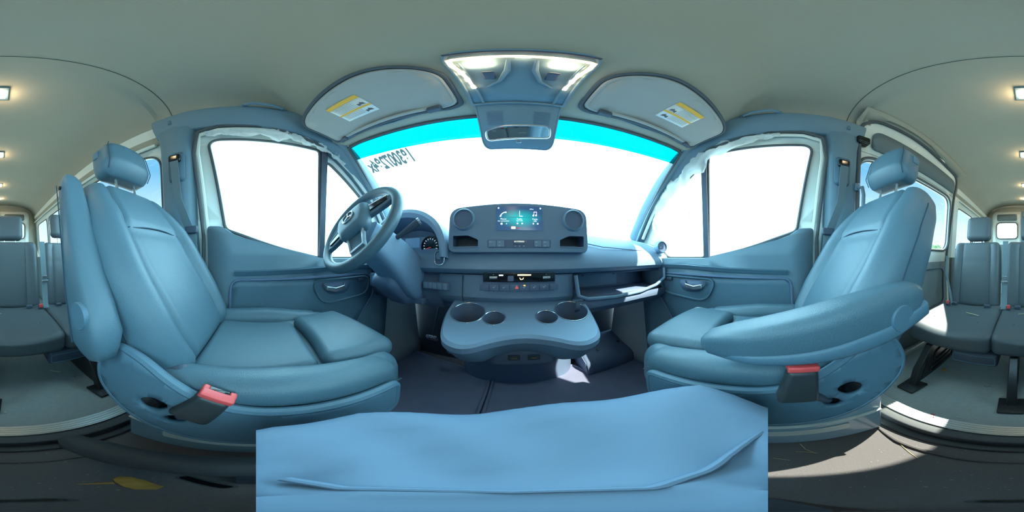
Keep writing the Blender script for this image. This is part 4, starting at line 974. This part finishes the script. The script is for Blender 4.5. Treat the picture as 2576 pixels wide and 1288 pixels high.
# ------------------------------------------------------------------ overhead: visors, console, mirror
def ceil_at(x, y):
    best = None
    for j in range(81):
        p = ceil_pt(y if y < .2 else y, j/80*2-1)
        if best is None or abs(p[0]-x) < abs(best[0]-x): best = p
    return best
def visor(s, who):
    r = thing('sun_visor', "grey sun visor folded up above the %s side of the windscreen" % who, 'sun visor', (CX+s*.45, .33, .78))
    # corners (x from the centreline, y, z)
    cs = {(0, 0): (.205, .49, .700), (1, 0): (.705, .375, .665), (0, 1): (.215, .27, .800), (1, 1): (.70, .165, .745)}
    def pt(u, v, d=0):
        a = [cs[(0, 0)][i]*(1-u)*(1-v)+cs[(1, 0)][i]*u*(1-v)+cs[(0, 1)][i]*(1-u)*v+cs[(1, 1)][i]*u*v for i in range(3)]
        y = a[1] + .035*sin(pi*u)*(1-v) + .02*sin(pi*u)*v; z = a[2] + .012*sin(pi*u)
        n = Vector((0, -.42, -.9)).normalized()
        return tuple(Vector((CX+s*a[0], y, z)) + n*d)
    poly = rpoly([(0, 0, .1), (1, 0, .06), (1, .85, .2), (.62, 1.05, .3), (.2, 1.08, .2), (-.02, .75, .3)], .1, 8)
    v, f = fill(poly, [], lambda u, w: pt(u, w), {0: [i/12 for i in range(1, 12)], 1: [.2, .4, .6, .8]})
    o = obj('visor_panel', (v, f), VISOR, r, solid=.016, soff=0)
    obj('visor_edge', tube([pt(u, w, 0) for u, w in poly], .009, 8, True), VISOR, r)
    # darker recess round it
    pol2 = [(.5+(u-.5)*1.06, .5+(w-.5)*1.14) for u, w in poly]
    obj('recess_edge', tube([pt(u, w, -.008) for u, w in pol2], .010, 8, True), MATS['visor_recess'], r)
    # labels
    lf = fill([(.47, .33), (.74, .33), (.74, .80), (.47, .80)], [], lambda u, w: pt(u, w, .0095), {0: [.6, .7]})
    lb = obj('warning_label', lf, LABELW, r, solid=.0006, label='white warning label with orange headings')
    bars = MB()
    bars.add(fill([(.47, .72), (.74, .72), (.74, .80), (.47, .80)], [], lambda u, w: pt(u, w, .0105), {}))
    bars.add(fill([(.47, .49), (.74, .49), (.74, .53), (.47, .53)], [], lambda u, w: pt(u, w, .0105), {}))
    obj('label_heading', bars, LABELO, lb)
    ln = MB()
    for k in range(5):
        w = .695-.032*k
        ln.add(fill([(.56, w), (.725, w), (.725, w-.012), (.56, w-.012)], [], lambda u, q: pt(u, q, .0105), {}))
    for k in range(4):
        w = .475-.03*k
        ln.add(fill([(.56, w), (.725, w), (.725, w-.011), (.56, w-.011)], [], lambda u, q: pt(u, q, .0105), {}))
    obj('label_text', ln, LABELG, lb)
    for a, b in ((.495, .60), (.50, .42)):
        obj('label_pictogram', fill([(a, b), (a+.02, b+.03), (a+.03, b), (a+.052, b+.01), (a+.05, b-.05), (a+.025, b-.03), (a-.004, b-.045)], [], lambda u, q: pt(u, q, .0108), {}), LABELT, lb)
    # hinge rod and clip
    obj('visor_rod', tube([pt(.16, -.045, .004), pt(.5, -.05, .004), pt(.97, -.045, .004)], .004, 6), PLAST, r)
    obj('visor_clip', rb(pt(.15, .0, .012), (.055, .028, .03), .009), DARK, r)
    obj('visor_hinge', rb(pt(.95, -.03, .008), (.045, .022, .02), .006), DARK, r)
mat('visor_recess', (.085, .105, .125), .9)
visor(-1, "driver's"); visor(1, "passenger's")
# grab handles above the doors
for s, who in ((-1, "driver's"), (1, "passenger's")):
    r = thing('roof_handle', "grey fold-down grab handle above the %s door" % who, 'grab handle', side(s, .05, .87, .06))
    obj('grip', tube([side(s, -.05, .90, .07), side(s, -.045, .888, .10), side(s, -.01, .885, .115), side(s, .07, .865, .115), side(s, .11, .86, .10), side(s, .115, .87, .07)], .010), PILLAR, r)
    for yy, zz in ((-.05, .895), (.115, .868)): obj('mount', rb(side(s, yy, zz, .075), (.03, .03, .02), .006), PILLAR, r)

oc = thing('overhead_console', 'trapezoid overhead console with lit reading lamps between the visors', 'overhead console', (.02, .38, .78))
def op(x, y, d=0):     # a point on the console's underside
    z = interp(y, [(.22, .840), (.27, .815), (.36, .775), (.505, .705)])
    return (x, y, z-d)
oc_out = rpoly([(-.13, .255, .05), (.17, .255, .05), (.165, .505, .01), (-.125, .505, .01)], .02, 6)
obj('console_shell', fill(oc_out, [], lambda x, y: op(x, y, .012), {1: [.27, .3, .33, .36, .4, .45]}), PILLAR, oc, solid=.02)
obj('console_rim', tube([op(x, y, .012) for x, y in oc_out], .006, 8, True), PILLAR, oc)
for q in (-1, 1):
    obj('console_rail', tube([op(.02+q*.125, .30, .02), op(.02+q*.118, .40, .02), op(.02+q*.108, .495, .02)], .004, 6), PILLAR, oc)
    obj('console_cove', tube([op(.02+q*.027, .30, .018), op(.02+q*.030, .35, .018), op(.02+q*.05, .40, .018), op(.02+q*.085, .425, .018)], [.004, .008, .006, .003], 8), PILLAR, oc)
    obj('reading_lamp', rb(op(.02+q*.085, .315, .022), (.055, .030, .010), .004), WARMB, oc, label='lit reading lamp lens')
    obj('lamp_switch', rb(op(.02+q*.073, .37, .020), (.03, .045, .010), .005), DARK, oc)
strip = []
for t in range(0, 41):
    a = t/40; x = lerp(-.118, .158, a)
    strip.append(op(x, .283+.002*abs(a-.5), .022))
lt = obj('light_bar', tube([op(-.098, .425, .018), op(-.108, .36, .02), op(-.121, .31, .022)]+strip+[op(.161, .31, .022), op(.150, .36, .02), op(.139, .425, .018)], .0065, 8), WARM, oc, label='glowing warm U-shaped light bar')
for x in (-.045, .02, .085): obj('light_segment', rb(op(x, .283, .026), (.03, .012, .008), .003), WARMB, oc)
for q in (-1, 1):
    for y in (.31, .345, .38, .415): obj('light_segment', rb(op(.02+q*lerp(.139, .120, (y-.31)/.105), y, .026), (.012, .018, .008), .003), WARMB, oc)
obj('bar_recess', tube([op(lerp(-.12, .16, a/10), .262, .014) for a in range(11)], .006), DARK, oc)
# sensor box and mirror
mbx = thing('mirror_console', 'blue-grey sensor housing hanging over the centre of the windscreen', 'sensor housing', (.025, .6, .62))
def mp(u, v, d=0):     # u -1..1, v 0 top .. 1 bottom
    top = Vector((.02, .512, .705)); bot = Vector((.026, .675, .525)); c = top.lerp(bot, v)
    w = lerp(.138, .142, v) ; n = Vector((0, -.74, -.67))
    return tuple(c + Vector((u*w, 0, 0)) + n*d)
mo = rpoly([(-1, 0, .05), (-1, 1, .25), (1, 1, .25), (1, 0, .05)], .1, 8)
rings = [[mp(u, v, d) for u, v in [(a*k, .5+(b-.5)*k2) for a, b in mo]] for k, k2, d in ((1.03, 1.03, -.05), (1.03, 1.03, -.01), (1.0, 1.0, .004), (.93, .94, .009))]
obj('housing', loft(rings), PILLAR, mbx, ang=50)
obj('housing_rim', tube([mp(a, b, .004) for a, b in mo], .004, 6, True), PILLAR, mbx)
for q in (-1, 1):
    g = MB()
    for k in range(9): g.add(tube([mp(q*.38, .20+.035*k, .010), mp(q*.78, .20+.035*k, .010)], .0014, 5))
    obj('speaker_grille', g, DASHD, mbx)
mr = thing('rear_view_mirror', 'pale-rimmed interior rear-view mirror in front of the sensor housing', 'mirror', (.022, .56, .535))
MC = Vector((.022, .552, .525)); MN = Vector((.03, -.80, -.60)).normalized(); MX = Vector((1, .03, .06)).normalized(); MY = MN.cross(MX)
if MY.z < 0: MY = -MY
mm_ = [tuple(MC + MX*x + MY*y) for x, y in rpoly([(-.108, -.034), (-.112, .012, .02), (-.06, .030, .03), (.106, .034, .02), (.112, -.022, .02)], .018, 6)]
obj('mirror_shell', loft([[tuple(Vector(p)-MN*.018*a+(MC-Vector(p))*b) for p in mm_] for a, b in ((0, 0), (.6, .03), (1, .2))]), DASH, mr)
obj('mirror_rim', tube(mm_, .004, 8, True), CHROME, mr, label='pale silver rim')
obj('mirror_glass', plate([tuple(Vector(p)+MN*.0015+(MC-Vector(p))*.02) for p in mm_], tuple(MN*-.002)), MIRR, mr)
obj('dimming_tab', rb(MC - MY*.044 + MN*.004, (.018, .012, .014), .004), PILLAR, mr)
obj('mirror_arm', tube([tuple(MC-MN*.01), tuple(MC-MN*.04+Vector((0, .02, .03))), mp(0, .55, .005)], .010), DASHD, mr)

# ------------------------------------------------------------------ roof lamps over the aisle
def lamp():
    r = thing('ceiling_lamp', 'warm lit ceiling lamp nearest the front seats', 'ceiling lamp', (.0, -.752, 1.165), 'ceiling lamps along the roof')
    obj('lamp_bezel', rb((.0, -.752, 1.163), (.085, .13, .016), .007), PLAST, r)
    obj('lamp_lens', rb((.0, -.752, 1.153), (.05, .085, .012), .005), WARMB, r)
    return r
l0 = lamp()
for y, lb in ((-1.617, 'warm lit ceiling lamp above the bench seat, second from the front'), (-2.486, 'warm lit ceiling lamp third from the front, behind the bench'), (-3.13, 'warm lit ceiling lamp nearest the rear doors')):
    dup(l0, (0, y, 1.16), lb)
for i, y in enumerate((-.752, -1.617, -2.486, -3.13)):
    ld = bpy.data.lights.new('ceiling_lamp_light', 'POINT'); ld.energy = 1.5; ld.color = (1, .72, .40); ld.shadow_soft_size = .03
    lo = bpy.data.objects.new('ceiling_lamp_light', ld); COL.objects.link(lo); lo.location = (0, y, 1.12+K)

# ------------------------------------------------------------------ things close below the lens
cp = thing('mount_pad', 'pale blue rounded pad directly under the camera, filling the lower front', 'pad', (.04, .12, -.5))
def padpt(a, r, d=0):
    # outline seen from above: front half only
    R = interp(a, [(-90, .140), (-86, .147), (-54, .178), (-12, .181), (5, .19), (30, .214), (50, .238), (66, .251), (78, .227), (90, .197)])
    zt = -.245
    x = sin(radians(a))*R*r; y = cos(radians(a))*R*r
    return x, y, zt
rings = []
for r_, dz in ((.0, .0), (.12, 0), (.16, .004), (.2, 0), (.35, -.002), (.55, 0), (.75, .004), (.88, .004), (.95, -.002), (.99, -.012), (1.0, -.028), (.985, -.06), (.90, -.12), (.75, -.16)):
    rings.append([tuple(Vector(padpt(-90+a*6, r_)) + Vector((0, .0, dz + (.006*sin(a*.7+r_*9) if r_ > .3 else 0)))) for a in range(31)])
rr_ = [rg + [(lerp(rg[-1][0], rg[0][0], k/6), 0, rg[0][2]) for k in range(1, 6)] for rg in rings]
obj('pad_cushion', loft(rr_), PAD, cp, ang=60)
arc_bead = []
for a in range(-80, 90, 4):
    q = interp(a, [(-80, .05), (-60, .036), (0, .030), (50, .036), (70, .065), (88, .13)]); R = interp(a, [(-90, .140), (90, .2)])
    x, y, zt = padpt(a, q/R); k = min(1, .98*padpt(a, 1)[0]/x) if abs(x) > 1e-6 and 0 else 1
    arc_bead.append((sin(radians(a))*q, cos(radians(a))*q, -.243))
obj('pad_arc_bead', tube(arc_bead, .0035, 8), PAD, cp)  # raised bead added to give the paler arc across the pad
obj('pad_stand', tube([(.04, .08, -.38), (.04, .08, -.90)], .035, 16), DARK, cp)
obj('stand_foot', lathe([(0, .02), (.06, .02), (.09, .006), (.09, 0), (0, 0)], (.04, .08, -.918), (0, 0, 1), 24), DARK, cp)
pb = thing('brake_lever', 'dark rounded padded lever lying low beside the driver seat', 'lever', (-.2, -.1, -.85))
obj('lever_grip', tube([(-.135, -.325, -.735), (-.145, -.30, -.725), (-.165, -.24, -.72), (-.19, -.14, -.72), (-.205, 0, -.72), (-.20, .15, -.73)], [.018, .036, .042, .045, .045, .042], 16), MATS['black_rubber'], pb)
obj('lever_bracket', loft([[(x, y, z) for x, y in ((-.20, -.02), (-.16, -.02), (-.16, .16), (-.20, .16))] for z in (-.92, -.75)]), DARK, pb)

# ------------------------------------------------------------------ litter
def leaf(pts, z, m, label, lift=.004):
    c = (sum(p[0] for p in pts)/len(pts), sum(p[1] for p in pts)/len(pts))
    vs = [(c[0], c[1], z+lift)]+[(x, y, z+lift*(.3+1.2*((i*37) % 5)/5)) for i, (x, y) in enumerate(pts)]
    fs = [(0, i+1, (i+1) % len(pts)+1) for i in range(len(pts))]
    return tag(obj('dry_leaf', (vs, fs), m, solid=.001, soff=0), label, 'leaf')
leaf([(-.12, -.145), (-.136, -.152), (-.144, -.138), (-.141, -.114), (-.122, -.077), (-.103, -.072), (-.094, -.086), (-.099, -.105), (-.11, -.129)], ZC+.002, LEAF, 'large crinkled yellow leaf on the dark cab carpet')
tag(obj('leaf_stalk', tube([(-.106, -.126, -.915), (-.092, -.133, -.914), (-.072, -.140, -.915)], [.006, .004, .001], 6), LEAF), 'narrow yellow leaf scrap beside the large crinkled leaf', 'leaf')
leaf(rpoly([(.290, -.475), (.305, -.468), (.318, -.492), (.312, -.500), (.295, -.488)], .003, 2), ZR+.002, REDP, 'small dark red petal on the grey floor near the metal strip')
leaf(rpoly([(.475, -.915), (.500, -.905), (.495, -.89), (.47, -.88), (.462, -.90)], .006, 3), ZR+.002, LEAF, 'curled brown leaf on the floor beside the bench leg')
leaf(rpoly([(.495, -.487), (.51, -.480), (.503, -.468), (.49, -.473)], .004, 3), ZR+.002, LEAF, 'small brown leaf curl by the end of the metal strip')
leaf([(-.405, -.845), (-.395, -.83), (-.41, -.822), (-.42, -.84)], ZR+.002, PALE, 'pale beige crumpled leaf by the left bench leg')
def twig(pts, z, m, label, r=.0014, grp='dry twigs and straw on the van floor', nm='twig', cat='twig'):
    return tag(obj(nm, tube([(x, y, z+.002+dz) for x, y, dz in pts], r, 5), m), label, cat, grp)
twig([(.206, -.818, 0), (.19, -.80, .006), (.17, -.815, .002)], ZR, TRUNK, 'forked dark twig on the floor in front of the bench centre')
twig([(.30, -.76, 0), (.40, -.75, .004)], ZR, STRAW, 'long thin straw on the floor near the right bench foot')
twig([(-.31, -.97, 0), (-.33, -.94, .004), (-.36, -.93, .002)], ZR, PALE, 'white curved strip under the left storage box', .004)
twig([(-.27, -.72, 0), (-.262, -.68, .006), (-.27, -.64, .002)], ZR, STRAW, 'thin green stalk on the floor before the left bench leg')
twig([(-.20, -.60, 0), (-.22, -.585, .002)], ZR, STRAW, 'short pair of straws between the bench feet')
twig([(.19, -.56, 0), (.215, -.60, .003)], ZR, STRAW, 'reddish straw lying behind the metal strip')
twig([(.21, -.52, 0), (.225, -.515, .002)], ZR, PALE, 'pale short stick near the metal strip', .003)
twig([(.09, -.735, 0), (.105, -.72, .01), (.10, -.70, .002)], ZR, STRAW, 'curled straw leaning on the centre bench foot', .002)
twig([(.33, -.10, 0), (.36, -.085, .003), (.40, -.08, .001)], ZC, STRAW, 'bundle of straw on the carpet beside the passenger seat box', .0018)
twig([(.33, -.105, 0), (.345, -.08, .003), (.35, -.06, .001)], ZC, STRAW, 'crossed straw on the carpet beside the passenger seat box', .0014)
twig([(.30, -.04, 0), (.315, -.01, .002)], ZC, STRAW, 'single straw on the carpet next to the pale pad', .0016)
twig([(.19, -.25, 0), (.28, -.295, .002)], ZC, STRAW, 'yellow straw lying across the rounded carpet bead', .0012)
twig([(.494, .921, .012), (.51, .905, .014)], ZC, LEAF, 'yellow stem on the mat in the passenger footwell', .004)
for i, (x, y, z, lb) in enumerate(((.33, -.47, ZR, 'pale crumb beside the red petal'), (.16, -.53, ZR, 'tiny pale crumb on the grey floor'), (-.02, -.60, ZR, 'pale crumb near the centre bench foot'))):
    tag(obj('crumb', rb((x, y, z+.003), (.010, .007, .005), .002), PALE), lb, 'crumb', 'crumbs on the floor')
random.seed(11); mb = MB()
for i in range(150):
    a = radians(random.uniform(95, 178)); d = random.uniform(.12, .42)
    if random.random() < .3: a = radians(random.uniform(-178, -120))
    x, y = sin(a)*d, cos(a)*d
    if abs(x) > .33 or y > -.02: continue
    q = random.uniform(.0006, .0016); mb.add(box((x, y, ZC+.001), (q*random.uniform(1, 3), q, q*.6), .0003, Matrix.Identity(3)))
tag(obj('crumbs', mb, PALE), 'scatter of tiny pale crumbs and dust on the cab carpet', 'crumbs', kind='stuff')
mb = MB()
for i in range(90):
    x = random.uniform(-.4, .6); y = random.uniform(-.78, -.46); q = random.uniform(.0008, .002)
    mb.add(box((x, y, ZR+.001), (q*random.uniform(1, 2.5), q, q*.6), .0003))
tag(obj('dust', mb, PALE), 'fine pale dust and crumbs on the grey passenger floor', 'dust', kind='stuff')
# litter on the seats
tag(obj('straw_blade', tube([(-.235, .05, -.236), (-.26, -.02, -.232), (-.28, -.09, -.236)], .0014, 5), STRAW), "dry straw along the seam of the driver's seat cushion", 'straw', 'straw on the front seats')
twig([(.47, .0, 0), (.54, -.02, .003), (.60, -.01, .002)], -.25, STRAW, "straw blade lying on the passenger's seat cushion", .0022, 'straw on the front seats', 'straw_blade', 'straw')
twig([(.47, .03, 0), (.56, .01, .003), (.61, .02, .002)], -.25, STRAW, "second straw blade on the passenger's seat, behind the armrest", .0018, 'straw on the front seats', 'straw_blade', 'straw')
twig([(.30, -1.05, 0), (.40, -1.08, .003)], -.42, STRAW, 'long straw on the bench cushion nearest the sliding door', .0025, 'straw on the bench', 'straw_blade', 'straw')
twig([(.04, -1.12, 0), (-.01, -1.13, .003)], -.42, STRAW, 'short straw on the middle of the bench beside a buckle', .002, 'straw on the bench', 'straw_blade', 'straw')

# ------------------------------------------------------------------ outside
g = struct('ground', box((0, 0, -1.62), (160, 160, .06)), GROUNDM, 'pale asphalt lot around the van', 'ground')
def bush(c, R, H, label, seed):
    random.seed(seed); r = thing('bush', label, 'bush', (c[0], c[1], -1.59), 'bushes beyond the van windows')
    mb = MB()
    for i in range(26):
        a = random.random()*6.28; d = random.random()**.5*R*.75; z = -1.59 + H*(.25+.6*random.random()*(1-d/R*.5)); q = R*(.22+.16*random.random())
        bm = bmesh.new(); bmesh.ops.create_icosphere(bm, subdivisions=3, radius=q)
        for v in bm.verts: v.co *= 1+.35*noise.noise(v.co*5+Vector((i, 0, 0)))+.2*noise.noise(v.co*14)
        bm.verts.index_update()
        mb.add(([tuple(v.co+Vector((c[0]+cos(a)*d, c[1]+sin(a)*d, z))) for v in bm.verts], [tuple(v.index for v in f.verts) for f in bm.faces])); bm.free()
    obj('foliage', mb, BUSHM, r); obj('stem', tube([(c[0], c[1], -1.6), (c[0]+.1, c[1], -1.59+H*.6)], [.12, .05]), TRUNK, r)
bush((6.6, -11.2), 1.5, 2.6, 'green bush outside the sliding door window, lower rear corner', 3)
bush((3.6, -15.0), 1.3, 2.5, 'smaller green bush outside the sliding door window, nearer the frame', 5)
bush((-7.5, -26), 3.0, 4.0, 'tree seen through the rear side windows on the driver side', 8)
